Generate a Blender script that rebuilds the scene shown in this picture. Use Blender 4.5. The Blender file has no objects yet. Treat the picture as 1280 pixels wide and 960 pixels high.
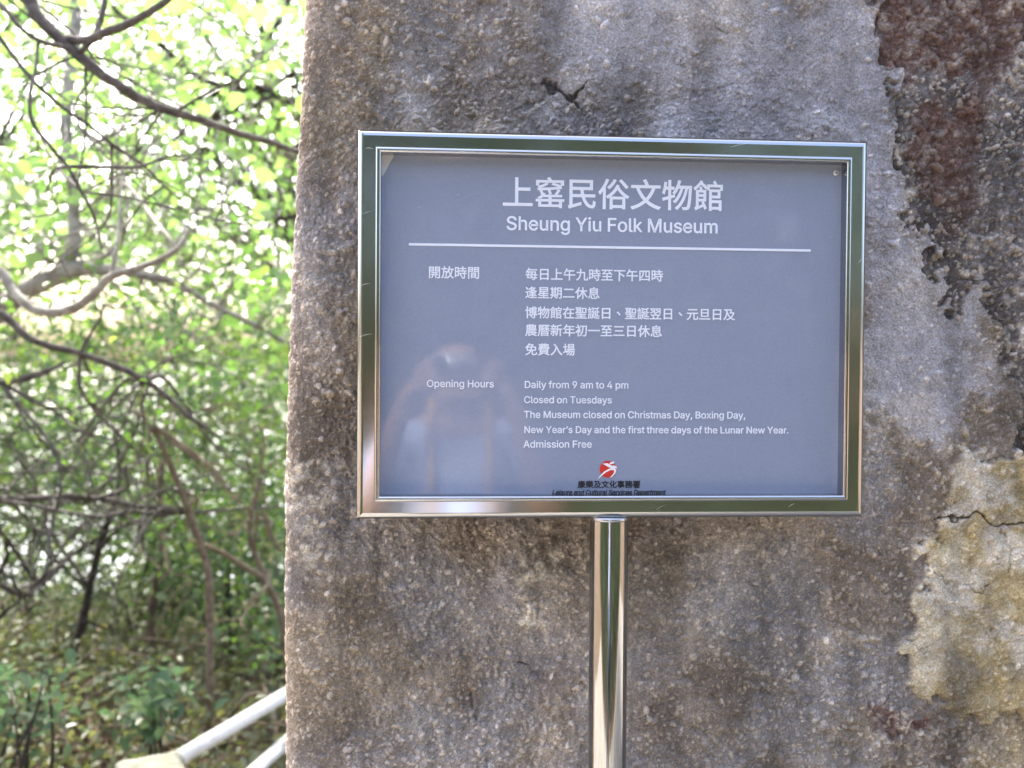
import bpy, bmesh, math, random
import numpy as np
from mathutils import Vector, Matrix
R = math.radians
rng = np.random.default_rng(7)
random.seed(7)
sc = bpy.context.scene
COL = sc.collection

# ---------------------------------------------------------------- camera
CAM = np.array([-0.2196, -1.2380, 1.5019])
YAW, PITCH, ROLL, FPX = 0.07258, -0.018745, 0.007017, 1256.0
FW = np.array([math.sin(YAW)*math.cos(PITCH), math.cos(YAW)*math.cos(PITCH), math.sin(PITCH)])
_r = np.array([math.cos(YAW), -math.sin(YAW), 0.0]); _u = np.cross(_r, FW)
RT = math.cos(ROLL)*_r + math.sin(ROLL)*_u
UP = -math.sin(ROLL)*_r + math.cos(ROLL)*_u
cd = bpy.data.cameras.new('camera'); cam = bpy.data.objects.new('camera', cd); COL.objects.link(cam)
cam.matrix_world = Matrix(((RT[0], UP[0], -FW[0], CAM[0]), (RT[1], UP[1], -FW[1], CAM[1]), (RT[2], UP[2], -FW[2], CAM[2]), (0, 0, 0, 1)))
cd.sensor_width = 36.0; cd.lens = 36.0*FPX/1280.0
cd.clip_start = 0.01; cd.clip_end = 3000.0
cd.dof.use_dof = True; cd.dof.focus_distance = 1.27; cd.dof.aperture_fstop = 4.2
sc.camera = cam

# ---------------------------------------------------------------- light
SUN_EL, SUN_AZ = 52.0, 332.0          # azimuth clockwise from +Y: behind the wall, through the trees
w = bpy.data.worlds.new('World'); sc.world = w; w.use_nodes = True
nt = w.node_tree; bg = nt.nodes['Background']
sky = nt.nodes.new('ShaderNodeTexSky'); sky.sky_type = 'NISHITA'; sky.sun_disc = False
sky.sun_elevation = R(SUN_EL); sky.sun_rotation = R(SUN_AZ)
sky.air_density = 0.8; sky.dust_density = 7.0; sky.ozone_density = 1.0
nt.links.new(sky.outputs[0], bg.inputs[0]); bg.inputs[1].default_value = 0.15
sd = bpy.data.lights.new('sun', 'SUN'); sun = bpy.data.objects.new('sun', sd); COL.objects.link(sun)
sd.energy = 2.0; sd.angle = R(16); sd.color = (1.0, 0.96, 0.9)
_d = Vector((math.sin(R(SUN_AZ))*math.cos(R(SUN_EL)), math.cos(R(SUN_AZ))*math.cos(R(SUN_EL)), math.sin(R(SUN_EL))))
sun.rotation_euler = _d.to_track_quat('Z', 'Y').to_euler(); sun.location = (0, -4, 9)
sc.view_settings.view_transform = 'Standard'; sc.view_settings.look = 'None'
sc.view_settings.exposure = 2.92; sc.view_settings.gamma = 1.0; sc.view_settings.use_curve_mapping = False
sc.render.engine = 'CYCLES'
sc.cycles.max_bounces = 10; sc.cycles.diffuse_bounces = 4; sc.cycles.glossy_bounces = 4; sc.cycles.transmission_bounces = 6
sc.cycles.use_denoising = True

# ---------------------------------------------------------------- helpers
def ray(px, py):
    d = FW + RT*((px-640)/FPX) + UP*((480-py)/FPX)
    return d
def at(px, py, depth):
    return CAM + ray(px, py)*depth
def on_y(px, py, y):
    d = ray(px, py); t = (y-CAM[1])/d[1]
    return CAM + d*t
def to_px(p):
    d = np.asarray(p) - CAM; dep = d @ FW
    return 640 + FPX*(d @ RT)/dep, 480 - FPX*(d @ UP)/dep

def link(o, parent=None):
    COL.objects.link(o)
    if parent is not None:
        o.parent = parent
        o.matrix_parent_inverse = parent.matrix_basis.inverted()
    return o
def tag(o, label=None, cat=None, group=None, kind=None):
    if label: o['label'] = label
    if cat: o['category'] = cat
    if group: o['group'] = group
    if kind: o['kind'] = kind
    return o
def empty(name, loc, label, cat, group=None, kind=None):
    o = bpy.data.objects.new(name, None); o.location = loc; o.empty_display_size = 0.1
    link(o); tag(o, label, cat, group, kind); return o

class MB:
    """collects vertices / polygons of one mesh"""
    def __init__(self):
        self.v = []; self.f = []; self.mi = []; self.n = 0; self.q = []; self.qm = []
    def add(self, v, f, mi=0):
        v = np.asarray(v, float).reshape(-1, 3)
        for q in f: self.f.append([i+self.n for i in q]); self.mi.append(mi)
        self.v.append(v); self.n += len(v)
    def add_quads(self, v, q, mi=0):
        self.q.append(np.asarray(q, np.int32)+self.n); self.qm.append(np.full(len(q), mi, np.int32)); self.v.append(v); self.n += len(v)
    def tube(self, pts, rad, n=8, mi=0, sub=4, wob=0.0, caps=True, smooth=True):
        P = np.asarray(pts, float); rad = np.broadcast_to(np.asarray(rad, float), (len(P),)).copy()
        if smooth and len(P) > 2:
            Q = []; rr = []
            E = np.vstack([2*P[0]-P[1], P, 2*P[-1]-P[-2]])
            for i in range(len(P)-1):
                a, b, c, d = E[i], E[i+1], E[i+2], E[i+3]
                for k in range(sub):
                    t = k/sub
                    Q.append(0.5*((2*b)+(-a+c)*t+(2*a-5*b+4*c-d)*t*t+(-a+3*b-3*c+d)*t**3)); rr.append(rad[i]*(1-t)+rad[i+1]*t)
            Q.append(P[-1]); rr.append(rad[-1]); P = np.array(Q); rad = np.array(rr)
        if wob: 
            P = P + rng.normal(0, 1, P.shape)*(rad*wob)[:, None]; rad = rad*(1+rng.normal(0, wob*0.5, len(rad)))
        T = np.gradient(P, axis=0); T /= np.linalg.norm(T, axis=1)[:, None]+1e-12
        ref = np.array([0, 0, 1.0]) if abs(T[0][2]) < 0.9 else np.array([1.0, 0, 0])
        A = np.cross(T, ref); bad = np.linalg.norm(A, axis=1) < 1e-3
        A[bad] = np.cross(T[bad], np.array([0.3, 1, 0.2])); A /= np.linalg.norm(A, axis=1)[:, None]
        Bv = np.cross(T, A)
        ang = np.arange(n)*2*math.pi/n
        V = P[:, None, :] + rad[:, None, None]*(np.cos(ang)[None, :, None]*A[:, None, :] + np.sin(ang)[None, :, None]*Bv[:, None, :])
        m = len(P); f = []
        for i in range(m-1):
            for j in range(n):
                k = (j+1) % n
                f.append((i*n+j, i*n+k, (i+1)*n+k, (i+1)*n+j))
        if caps: f.append(tuple(range(n-1, -1, -1))); f.append(tuple((m-1)*n+j for j in range(n)))
        self.add(V.reshape(-1, 3), f, mi)
    def box(self, c, s, mi=0):
        c = np.array(c, float); s = np.array(s, float)/2
        v = [c+s*np.array(k) for k in ((-1,-1,-1),(1,-1,-1),(1,1,-1),(-1,1,-1),(-1,-1,1),(1,-1,1),(1,1,1),(-1,1,1))]
        self.add(v, [(0,3,2,1),(4,5,6,7),(0,1,5,4),(1,2,6,5),(2,3,7,6),(3,0,4,7)], mi)
    def build(self, name, mats, parent=None, smooth=True):
        me = bpy.data.meshes.new(name)
        V = np.concatenate(self.v) if self.v else np.zeros((0, 3))
        fill(me, V, self.f, np.concatenate(self.q) if self.q else None)
        for m in (mats if isinstance(mats, (list, tuple)) else [mats]): me.materials.append(m)
        mi = np.concatenate([np.array(self.mi, np.int32)]+self.qm)
        if mi.any(): me.polygons.foreach_set('material_index', mi)
        me.polygons.foreach_set('use_smooth', np.full(len(me.polygons), bool(smooth)))
        me.update()
        return link(bpy.data.objects.new(name, me), parent)
def fill(me, V, F, Q=None):
    me.vertices.add(len(V)); me.vertices.foreach_set('co', np.asarray(V, np.float32).ravel())
    ls = np.array([len(f) for f in F], np.int32); vi = np.fromiter((i for f in F for i in f), np.int32)
    if Q is not None: ls = np.concatenate([ls, np.full(len(Q), 4, np.int32)]); vi = np.concatenate([vi, Q.ravel()])
    st = np.concatenate([[0], np.cumsum(ls)[:-1]]).astype(np.int32)
    me.loops.add(int(ls.sum())); me.loops.foreach_set('vertex_index', vi)
    me.polygons.add(len(ls)); me.polygons.foreach_set('loop_start', st)
    me.update(calc_edges=True)

# ---------------------------------------------------------------- noise (numpy)
def vnoise(x, y, s, seed):
    g = np.random.default_rng(seed).random((256, 256))
    X = np.asarray(x)/s + 1000; Y = np.asarray(y)/s + 1000
    i = np.floor(X).astype(int); j = np.floor(Y).astype(int); a = X-i; b = Y-j
    a = a*a*(3-2*a); b = b*b*(3-2*b); i %= 256; j %= 256; i1 = (i+1) % 256; j1 = (j+1) % 256
    return (g[i, j]*(1-a)+g[i1, j]*a)*(1-b)+(g[i, j1]*(1-a)+g[i1, j1]*a)*b
def fbm(x, y, s, seed, o=4, gain=0.5):
    t = 0; am = 1; tot = 0
    for k in range(o): t = t+am*vnoise(x, y, s/2**k, seed+k*17); tot += am; am *= gain
    return t/tot
def sstep(a, b, x): 
    t = np.clip((x-a)/(b-a), 0, 1); return t*t*(3-2*t)

# ---------------------------------------------------------------- materials
def mat(name, base=(0.5,0.5,0.5), rough=0.6, metal=0.0, spec=0.5):
    m = bpy.data.materials.new(name); m.use_nodes = True
    b = m.node_tree.nodes['Principled BSDF']
    b.inputs['Base Color'].default_value = (*base, 1); b.inputs['Roughness'].default_value = rough
    b.inputs['Metallic'].default_value = metal; b.inputs['Specular IOR Level'].default_value = spec
    return m
def N(m, t): return m.node_tree.nodes.new(t)
def L(m, a, b): m.node_tree.links.new(a, b)
def coords(m, scale=(1,1,1), gen='Object'):
    tc = N(m, 'ShaderNodeTexCoord'); mp = N(m, 'ShaderNodeMapping'); mp.inputs['Scale'].default_value = scale
    L(m, tc.outputs[gen], mp.inputs[0]); return mp.outputs[0]
def noise_node(m, vec, scale, detail=6, rough=0.6):
    n = N(m, 'ShaderNodeTexNoise'); n.inputs['Scale'].default_value = scale; n.inputs['Detail'].default_value = detail
    n.inputs['Roughness'].default_value = rough; L(m, vec, n.inputs['Vector']); return n.outputs['Fac']
def ramp(m, fac, stops):
    r = N(m, 'ShaderNodeValToRGB'); e = r.color_ramp.elements
    while len(e) < len(stops): e.new(0.5)
    for k, (p, c) in enumerate(stops): e[k].position = p; e[k].color = (*c, 1)
    L(m, fac, r.inputs[0]); return r.outputs[0]
def bump(m, h, strength, dist):
    b = N(m, 'ShaderNodeBump'); b.inputs['Strength'].default_value = strength; b.inputs['Distance'].default_value = dist
    L(m, h, b.inputs['Height']); L(m, b.outputs[0], m.node_tree.nodes['Principled BSDF'].inputs['Normal'])
def noisy(name, stops, scale, rough=0.8, bscale=None, bstr=0.5, bdist=0.01, vscale=(1,1,1), spec=0.3):
    m = mat(name, rough=rough, spec=spec); v = coords(m, vscale)
    f = noise_node(m, v, scale, 8, 0.65)
    L(m, ramp(m, f, stops), m.node_tree.nodes['Principled BSDF'].inputs['Base Color'])
    if bscale: bump(m, noise_node(m, v, bscale, 8, 0.7), bstr, bdist)
    return m
def leaf_mat(name, cols, trans, tfac=0.45, gloss=0.06, rough=0.35):
    m = bpy.data.materials.new(name); m.use_nodes = True; t = m.node_tree; t.nodes.clear()
    out = N(m, 'ShaderNodeOutputMaterial'); geo = N(m, 'ShaderNodeNewGeometry')
    n = len(cols)
    c = ramp(m, geo.outputs['Random Per Island'], [(i/(n-1)*0.98, cols[i]) for i in range(n)])
    c2 = ramp(m, geo.outputs['Random Per Island'], [(i/(n-1)*0.98, trans[i]) for i in range(n)])
    d = N(m, 'ShaderNodeBsdfDiffuse'); tr = N(m, 'ShaderNodeBsdfTranslucent'); g = N(m, 'ShaderNodeBsdfGlossy')
    g.inputs['Roughness'].default_value = rough; g.inputs['Color'].default_value = (0.8,0.85,0.8,1)
    L(m, c, d.inputs['Color']); L(m, c2, tr.inputs['Color'])
    mx = N(m, 'ShaderNodeMixShader'); mx.inputs[0].default_value = tfac; L(m, d.outputs[0], mx.inputs[1]); L(m, tr.outputs[0], mx.inputs[2])
    m2 = N(m, 'ShaderNodeMixShader'); m2.inputs[0].default_value = gloss; L(m, mx.outputs[0], m2.inputs[1]); L(m, g.outputs[0], m2.inputs[2])
    L(m, m2.outputs[0], out.inputs['Surface']); return m

M_bark_grey = noisy('grey_bark', [(0.3,(0.035,0.03,0.027)),(0.5,(0.10,0.088,0.08)),(0.72,(0.20,0.18,0.165))], 30, 0.9, 60, 0.8, 0.006)
M_bark_dark = noisy('dark_bark', [(0.3,(0.018,0.015,0.012)),(0.55,(0.05,0.04,0.032)),(0.8,(0.10,0.085,0.07))], 30, 0.9, 60, 0.8, 0.006)
M_bark_pale = noisy('lichen_bark', [(0.3,(0.12,0.105,0.09)),(0.5,(0.27,0.25,0.22)),(0.7,(0.42,0.40,0.36))], 18, 0.9, 50, 0.6, 0.006)
M_bark_tan = noisy('tan_bark', [(0.3,(0.09,0.068,0.045)),(0.55,(0.20,0.155,0.11)),(0.8,(0.30,0.25,0.19))], 30, 0.9, 60, 0.6, 0.005)
M_leaf_lime = leaf_mat('lime_leaves', [(0.06,0.13,0.018),(0.09,0.17,0.025),(0.10,0.17,0.03)], [(0.20,0.40,0.08),(0.27,0.47,0.11),(0.29,0.44,0.12)], 0.5)
M_leaf_mid = leaf_mat('green_leaves', [(0.04,0.09,0.016),(0.06,0.12,0.025),(0.09,0.14,0.03)], [(0.14,0.30,0.04),(0.20,0.36,0.06),(0.26,0.36,0.07)], 0.48)
M_leaf_dark = leaf_mat('dark_leaves', [(0.025,0.055,0.015),(0.04,0.08,0.022),(0.06,0.095,0.03)], [(0.08,0.16,0.035),(0.11,0.20,0.045),(0.15,0.20,0.05)], 0.40, 0.04)
M_leaf_teal = leaf_mat('bluegreen_leaves', [(0.045,0.085,0.04),(0.065,0.11,0.055),(0.075,0.12,0.055)], [(0.12,0.23,0.10),(0.15,0.27,0.12),(0.18,0.27,0.12)], 0.42, 0.03)
M_leaf_hill = leaf_mat('deep_green_leaves', [(0.018,0.032,0.016),(0.03,0.046,0.024),(0.045,0.06,0.03)], [(0.045,0.08,0.035),(0.06,0.10,0.04),(0.08,0.11,0.05)], 0.35, 0.03)
M_leaf_olive = leaf_mat('olive_leaves', [(0.05,0.075,0.022),(0.08,0.10,0.035),(0.11,0.12,0.04)], [(0.18,0.24,0.06),(0.24,0.28,0.08),(0.28,0.28,0.09)], 0.42)
M_litter = leaf_mat('dead_leaves', [(0.10,0.06,0.035),(0.20,0.125,0.08),(0.30,0.20,0.14)], [(0.10,0.06,0.03),(0.2,0.12,0.07),(0.28,0.19,0.12)], 0.15, 0.03)

# ---------------------------------------------------------------- setting: terrain, path, sea
def Zt(x, y):
    x = np.asarray(x, float); y = np.asarray(y, float)
    r = np.hypot(x*0.5, y)
    z = -0.05*sstep(0.6, 3, y) - 0.55*sstep(3, 8, y) - 2.2*sstep(7, 14, y) - 4.5*sstep(12, 24, y) - 3*sstep(22, 60, y)
    z = z + 0.9*sstep(-3.5, -9, y) + 2.5*sstep(-8, -30, y)
    bank = np.exp(-((x+2.6)**2/0.8+(y-3.2)**2/1.4))*0.22
    z = z + bank + (fbm(x, y, 1.1, 3)-0.5)*0.22*sstep(0.5, 2.0, np.abs(y+1.0)-0.6) - 0.02
    return z
def axis(lo, hi, fl, fh, fine, grow=1.18):
    a = list(np.arange(fl, fh+1e-6, fine)); s = fine
    while a[-1] < hi: s *= grow; a.append(a[-1]+s)
    s = fine
    while a[0] > lo: s *= grow; a.insert(0, a[0]-s)
    return np.array(a)
def sheet(name, xs, ys, zf, m):
    X, Y = np.meshgrid(xs, ys); Z = zf(X, Y); ny, nx = X.shape
    idx = np.arange(nx*ny).reshape(ny, nx)
    F = np.stack([idx[:-1,:-1], idx[:-1,1:], idx[1:,1:], idx[1:,:-1]], -1).reshape(-1, 4)
    me = bpy.data.meshes.new(name); fill(me, np.stack([X,Y,Z],-1).reshape(-1,3), F.tolist()); me.materials.append(m)
    me.polygons.foreach_set('use_smooth', np.ones(len(me.polygons), bool))
    return link(bpy.data.objects.new(name, me))
M_soil = noisy('forest_soil', [(0.3,(0.06,0.045,0.03)),(0.5,(0.13,0.095,0.065)),(0.7,(0.22,0.165,0.12))], 5, 0.95, 40, 0.9, 0.02)
M_path = noisy('concrete_paving', [(0.3,(0.155,0.148,0.13)),(0.5,(0.22,0.21,0.188)),(0.7,(0.28,0.268,0.24))], 3, 0.9, 120, 0.4, 0.004)
M_sea = noisy('sea_water', [(0.3,(0.10,0.14,0.15)),(0.7,(0.14,0.19,0.2))], 0.1, 0.12, 1.5, 0.3, 0.1)
tag(sheet('ground', axis(-900, 900, -6, 4, 0.12), axis(-900, 1800, -3, 9, 0.12), Zt, M_soil), 'leaf strewn brown soil falling away below the trees', None, kind='structure')
def Zp(x, y): return np.zeros_like(x)+0.012
tag(sheet('path', np.linspace(-3.5, 5, 30), np.linspace(-2.6, 0.2, 12), Zp, M_path), 'pale concrete path in front of the sign', None, kind='structure')
tag(sheet('sea', axis(-1500, 1500, -40, 40, 4), axis(24, 2500, 26, 60, 4), lambda x, y: np.zeros_like(x)-6.0, M_sea), 'bright water glimpsed through the trees', None, kind='structure')
# outlines of the characters on the sign: advance, closed contours as x,y pairs
GLYPHS = {
",": (188, [[38,-119,68,71,137,71,84,-119]]),
".": (188, [[95,-4,78,-1,63,9,53,24,50,41,51,50,53,59,57,66,63,73,78,83,95,87,104,86,113,83,121,79,128,73,134,66,138,59,140,50,141,41,138,24,128,9,121,3,113,-1,104,-3]]),
"4": (453, [[40,105,40,158,247,509,311,509,109,166,109,163,413,163,413,105], [282,0,282,318,343,318,343,0]]),
"9": (453, [[226,516,249,515,271,510,291,503,310,494,328,482,343,468,357,452,368,434,377,414,384,394,388,371,389,347,385,310,373,270,350,224,315,168,200,0,130,0,301,248,307,248,299,234,287,221,274,210,257,202,238,197,218,195,196,196,174,200,155,206,137,214,121,225,106,237,94,252,83,269,75,287,69,307,65,329,64,352,65,375,69,397,76,417,85,436,96,454,110,469,125,483,143,494,162,503,182,510,203,515], [226,460,212,459,198,457,186,452,174,446,154,430,138,407,128,381,125,352,128,322,138,295,154,273,174,257,198,247,226,243,240,244,254,247,267,251,279,257,299,273,314,295,320,308,324,321,326,335,327,350,326,366,324,381,320,394,314,407,307,419,299,430,290,438,279,446,267,452,254,457,241,459]]),
"A": (480, [[16,0,201,509,276,509,463,0,395,0,287,302,264,372,232,478,245,478,213,371,191,302,85,0], [110,142,110,199,370,199,370,142]]),
"B": (456, [[60,0,60,509,241,509,266,508,290,504,310,499,329,491,345,481,359,470,371,456,381,442,388,426,394,410,397,392,398,374,395,344,387,320,373,301,356,286,337,275,315,267,315,262,339,257,363,245,385,227,402,203,409,189,414,173,417,155,418,136,417,117,414,100,408,83,400,67,390,52,377,39,362,28,344,18,324,10,301,4,276,1,247,0], [125,57,245,57,272,58,296,63,315,70,330,80,341,92,349,106,353,120,355,137,352,162,342,184,327,203,306,218,293,224,280,228,265,230,248,231,125,231], [125,285,238,285,264,288,288,296,308,309,323,326,329,336,333,348,335,359,336,372,335,388,330,404,323,417,313,429,299,439,283,446,263,451,240,452,125,452]]),
"C": (510, [[267,-7,235,-5,205,1,176,11,150,25,126,42,104,63,86,87,70,115,57,146,48,179,42,215,40,254,42,293,48,329,57,362,70,393,86,421,104,445,126,466,150,484,176,498,205,508,235,514,267,516,305,513,340,504,373,490,402,471,427,447,448,418,463,385,473,348,408,348,400,373,389,395,375,413,357,428,338,440,315,449,292,454,267,456,244,454,223,450,203,442,184,432,166,419,150,404,137,385,125,364,116,340,109,314,104,285,103,254,104,223,109,195,116,169,125,145,137,124,151,105,166,89,184,76,203,66,223,59,244,54,267,53,292,55,315,60,338,69,357,81,375,96,389,114,400,136,408,160,473,160,464,124,448,91,428,62,416,49,402,38,373,18,341,5,305,-4]]),
"D": (502, [[219,0,96,0,96,57,215,57,245,58,272,63,296,70,318,81,337,94,354,110,368,128,379,149,388,172,394,198,398,225,399,255,398,285,394,312,388,338,379,361,368,381,354,399,338,415,320,428,299,438,275,446,249,450,221,452,93,452,93,509,225,509,261,507,294,501,325,492,353,478,378,461,399,441,418,418,433,391,446,361,455,329,460,293,462,255,460,217,455,181,446,149,433,119,417,92,398,68,376,48,351,31,322,17,291,8,256,2], [125,509,125,0,60,0,60,509]]),
"F": (410, [[60,0,60,509,369,509,369,452,125,452,125,278,346,278,346,221,125,221,125,0]]),
"H": (517, [[60,0,60,509,125,509,125,289,392,289,392,509,457,509,457,0,392,0,392,232,125,232,125,0]]),
"L": (393, [[60,0,60,509,125,509,125,57,361,57,361,0]]),
"M": (628, [[60,0,60,509,152,509,277,187,299,123,322,49,307,49,342,158,352,187,476,509,568,509,568,0,504,0,504,327,507,457,513,457,498,409,456,291,342,0,286,0,170,291,145,361,112,457,119,457,122,328,122,0]]),
"N": (523, [[60,0,60,509,136,509,363,151,388,107,414,55,405,54,401,108,399,157,399,509,463,509,463,0,387,0,202,290,177,331,148,381,108,452,119,454,125,291,125,0]]),
"O": (533, [[267,-7,235,-5,205,1,176,11,150,25,126,42,105,63,86,87,70,115,57,146,48,179,42,215,40,254,42,293,48,329,57,362,70,393,86,421,105,445,126,466,150,484,176,498,205,508,235,514,267,516,299,514,329,508,358,498,384,484,408,466,429,445,448,421,464,393,477,362,486,329,491,293,493,254,491,215,486,179,477,146,464,115,448,87,429,63,408,42,384,25,358,11,329,1,299,-5], [267,53,289,54,310,59,330,66,349,76,367,89,383,104,396,123,408,144,418,168,425,194,429,223,430,254,429,286,425,315,418,341,408,365,396,386,383,404,367,420,349,433,330,443,310,450,289,455,267,456,244,455,223,450,203,443,184,433,166,420,151,404,137,385,125,364,116,340,109,314,104,285,103,254,104,223,109,194,116,168,125,144,137,123,151,105,166,89,184,76,203,66,223,59,244,54]]),
"S": (447, [[224,-9,197,-8,172,-4,149,1,128,9,108,19,91,31,76,44,64,60,54,77,46,96,41,115,38,137,104,137,106,123,110,110,116,98,123,88,142,71,166,59,194,51,224,49,257,52,286,60,299,66,321,82,336,102,342,114,345,126,346,139,345,151,342,161,338,171,332,179,316,193,296,205,245,222,184,239,154,249,128,261,105,274,86,289,71,307,60,326,54,348,52,372,53,393,58,413,65,431,75,448,87,463,102,476,119,488,138,498,158,506,180,512,203,515,227,516,252,515,274,512,296,506,316,498,334,488,351,476,365,463,377,449,387,433,394,415,399,397,401,378,337,378,334,396,327,412,316,425,302,437,285,446,267,453,247,458,225,459,194,456,167,448,145,435,129,418,119,398,115,376,116,363,119,352,124,342,131,334,148,319,169,308,212,293,264,279,312,264,336,252,359,238,378,220,395,198,401,185,405,171,407,156,408,139,407,119,403,99,396,81,386,64,374,48,360,34,343,22,323,11,302,2,278,-4,252,-8]]),
"T": (449, [[32,452,32,509,417,509,417,452,257,452,257,0,193,0,193,452]]),
"Y": (472, [[203,0,203,208,16,509,91,509,192,344,222,292,250,230,224,230,238,264,251,293,280,344,381,509,455,509,268,208,268,0]]),
"a": (389, [[160,-9,126,-5,94,5,80,13,68,22,57,32,48,45,40,58,34,74,31,90,30,108,31,124,34,138,38,150,43,161,58,179,78,193,100,204,125,211,178,220,234,227,252,230,265,235,273,243,276,255,274,278,267,297,256,311,240,322,220,329,196,331,171,329,149,322,132,313,118,301,108,288,100,274,41,291,48,307,57,322,67,335,79,346,104,364,133,375,163,382,194,384,216,383,239,379,263,372,286,360,297,352,315,333,329,306,333,290,336,272,337,251,337,0,277,0,277,52,272,52,264,38,252,25,236,12,215,1,190,-6], [170,45,187,46,202,49,215,53,228,59,248,74,263,93,272,115,276,138,276,190,270,186,259,182,231,176,200,171,175,168,134,159,117,150,103,139,95,124,92,105,94,87,102,72,114,60,130,52,149,47]]),
"c": (396, [[207,-8,182,-6,159,-2,137,6,117,16,99,30,82,46,68,64,56,85,46,108,39,133,35,159,34,187,35,216,39,243,46,268,56,291,68,312,82,330,99,346,117,360,137,370,159,378,182,382,207,384,234,382,260,377,284,368,305,356,324,340,340,322,353,301,362,277,303,262,298,276,290,289,281,301,270,311,257,319,242,325,226,329,207,330,189,329,173,325,158,319,145,310,134,299,124,287,115,274,108,258,99,224,96,187,99,151,108,117,115,102,124,88,134,76,145,66,158,57,173,51,189,47,207,46,226,48,243,52,258,58,271,66,282,76,292,89,304,117,363,102,354,78,341,56,325,37,306,21,285,8,261,-1,235,-6]]),
"d": (424, [[195,-8,172,-6,151,-2,130,6,111,16,94,29,79,45,66,63,55,84,46,107,39,133,35,160,34,189,35,218,39,245,46,270,55,293,66,314,80,332,95,348,112,361,131,371,151,378,173,383,196,384,228,382,241,378,253,373,273,360,287,346,298,332,306,319,311,319,311,509,372,509,372,0,313,0,313,59,307,59,287,31,272,17,252,4,227,-5], [205,47,221,48,236,52,250,57,263,65,274,75,284,87,292,100,299,115,305,131,309,149,311,169,312,189,309,229,300,263,293,278,284,291,274,302,263,312,250,320,237,326,222,329,205,330,188,329,172,325,158,319,145,311,134,301,124,289,115,276,108,261,99,227,96,189,97,169,99,151,103,133,109,117,116,101,124,88,134,76,145,66,158,58,172,52,188,48]]),
"e": (404, [[212,-8,185,-6,160,-2,138,6,117,16,98,30,82,46,68,64,56,85,46,108,39,132,35,159,34,187,35,215,39,242,46,267,55,290,67,311,80,329,97,346,115,359,135,370,157,378,180,382,205,384,236,382,266,374,294,360,319,341,330,329,341,315,350,299,357,282,363,263,367,242,370,219,371,194,371,169,75,169,75,221,338,221,310,202,307,237,298,269,291,282,283,294,274,305,263,314,250,321,237,326,222,329,205,330,188,329,173,326,159,321,146,313,125,294,109,270,99,241,96,211,96,178,97,158,100,139,104,122,110,106,118,92,128,80,139,70,151,61,164,54,179,50,195,47,212,46,234,48,254,53,271,61,285,73,297,88,306,105,365,91,353,63,335,39,311,19,283,4,249,-5]]),
"f": (254, [[228,379,228,327,6,327,6,379], [81,0,81,432,82,447,85,461,89,474,96,486,113,505,135,519,161,527,187,530,222,527,243,521,227,468,215,472,195,474,182,473,171,470,162,466,154,460,149,452,145,443,143,432,142,419,142,0]]),
"g": (425, [[207,-151,168,-148,134,-140,105,-127,82,-110,64,-91,51,-69,101,-41,122,-66,136,-78,154,-88,178,-95,207,-97,229,-96,249,-92,267,-85,282,-75,295,-62,304,-46,309,-28,311,-6,311,68,306,68,287,41,272,28,252,16,241,11,227,8,212,6,195,5,172,6,151,10,132,17,113,27,95,39,80,53,66,70,55,90,46,112,39,136,35,163,34,191,35,219,39,246,46,270,55,293,66,314,80,332,95,348,112,361,131,371,152,378,173,383,196,384,228,382,242,378,253,373,273,360,288,346,308,319,313,319,313,379,372,379,372,-9,371,-33,367,-54,360,-73,350,-90,338,-105,324,-117,309,-128,291,-136,272,-143,251,-147,230,-150], [205,59,222,60,237,63,251,68,264,75,275,84,285,95,293,107,300,121,309,154,312,193,309,231,300,264,293,278,285,291,275,303,264,312,251,320,237,326,222,329,205,330,188,329,172,326,158,320,145,312,134,302,124,290,116,277,109,262,103,246,99,230,97,212,96,193,97,173,99,155,103,139,109,123,116,109,124,96,134,85,145,76,158,69,172,63,188,60]]),
"h": (410, [[114,227,114,0,53,0,53,509,114,509,114,287,102,287,112,311,124,332,137,349,152,362,169,372,187,379,207,383,227,384,246,383,264,380,280,376,295,369,309,360,321,349,332,336,341,321,348,304,353,285,356,263,357,240,357,0,296,0,296,235,295,256,290,275,283,291,273,304,261,315,246,323,229,327,210,329,184,326,161,317,141,303,126,283,117,257]]),
"i": (167, [[53,0,53,379,114,379,114,0], [84,443,68,446,54,455,48,461,44,468,42,475,41,483,44,499,54,512,68,521,84,524,100,521,114,512,123,499,126,483,123,468,114,455,100,446]]),
"k": (381, [[110,137,110,212,121,212,284,379,360,379,184,199,177,199], [53,0,53,509,114,509,114,0], [294,0,148,186,191,229,372,0]]),
"l": (189, [[139,-2,119,-1,101,3,86,10,74,20,65,33,58,48,54,65,53,84,53,509,114,509,114,99,116,76,120,62,130,54,146,52,170,54,181,3,162,-1]]),
"m": (610, [[53,0,53,379,112,379,112,295,108,295,118,323,132,346,151,363,172,376,195,384,219,386,239,384,257,380,273,372,287,361,299,347,309,332,316,314,321,295,312,295,322,320,337,343,357,361,381,375,408,383,437,386,468,382,497,372,510,364,522,354,532,342,541,328,548,313,553,296,556,276,557,255,557,0,496,0,496,254,495,273,490,289,483,303,473,313,461,321,448,326,434,329,419,330,395,328,374,320,358,307,345,290,338,270,335,247,335,0,274,0,274,260,273,275,269,288,262,300,253,311,242,319,229,325,215,329,199,330,178,328,158,320,140,307,126,289,117,266,114,238,114,0]]),
"n": (410, [[114,227,114,0,53,0,53,379,112,379,112,287,102,287,112,311,124,332,137,349,152,362,169,372,187,379,207,383,227,384,246,383,264,380,280,376,295,369,309,360,321,349,332,336,341,321,348,304,353,285,356,263,357,240,357,0,296,0,296,235,295,256,290,275,283,291,273,304,261,315,246,323,229,327,210,329,184,326,161,317,141,303,126,283,117,257]]),
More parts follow.
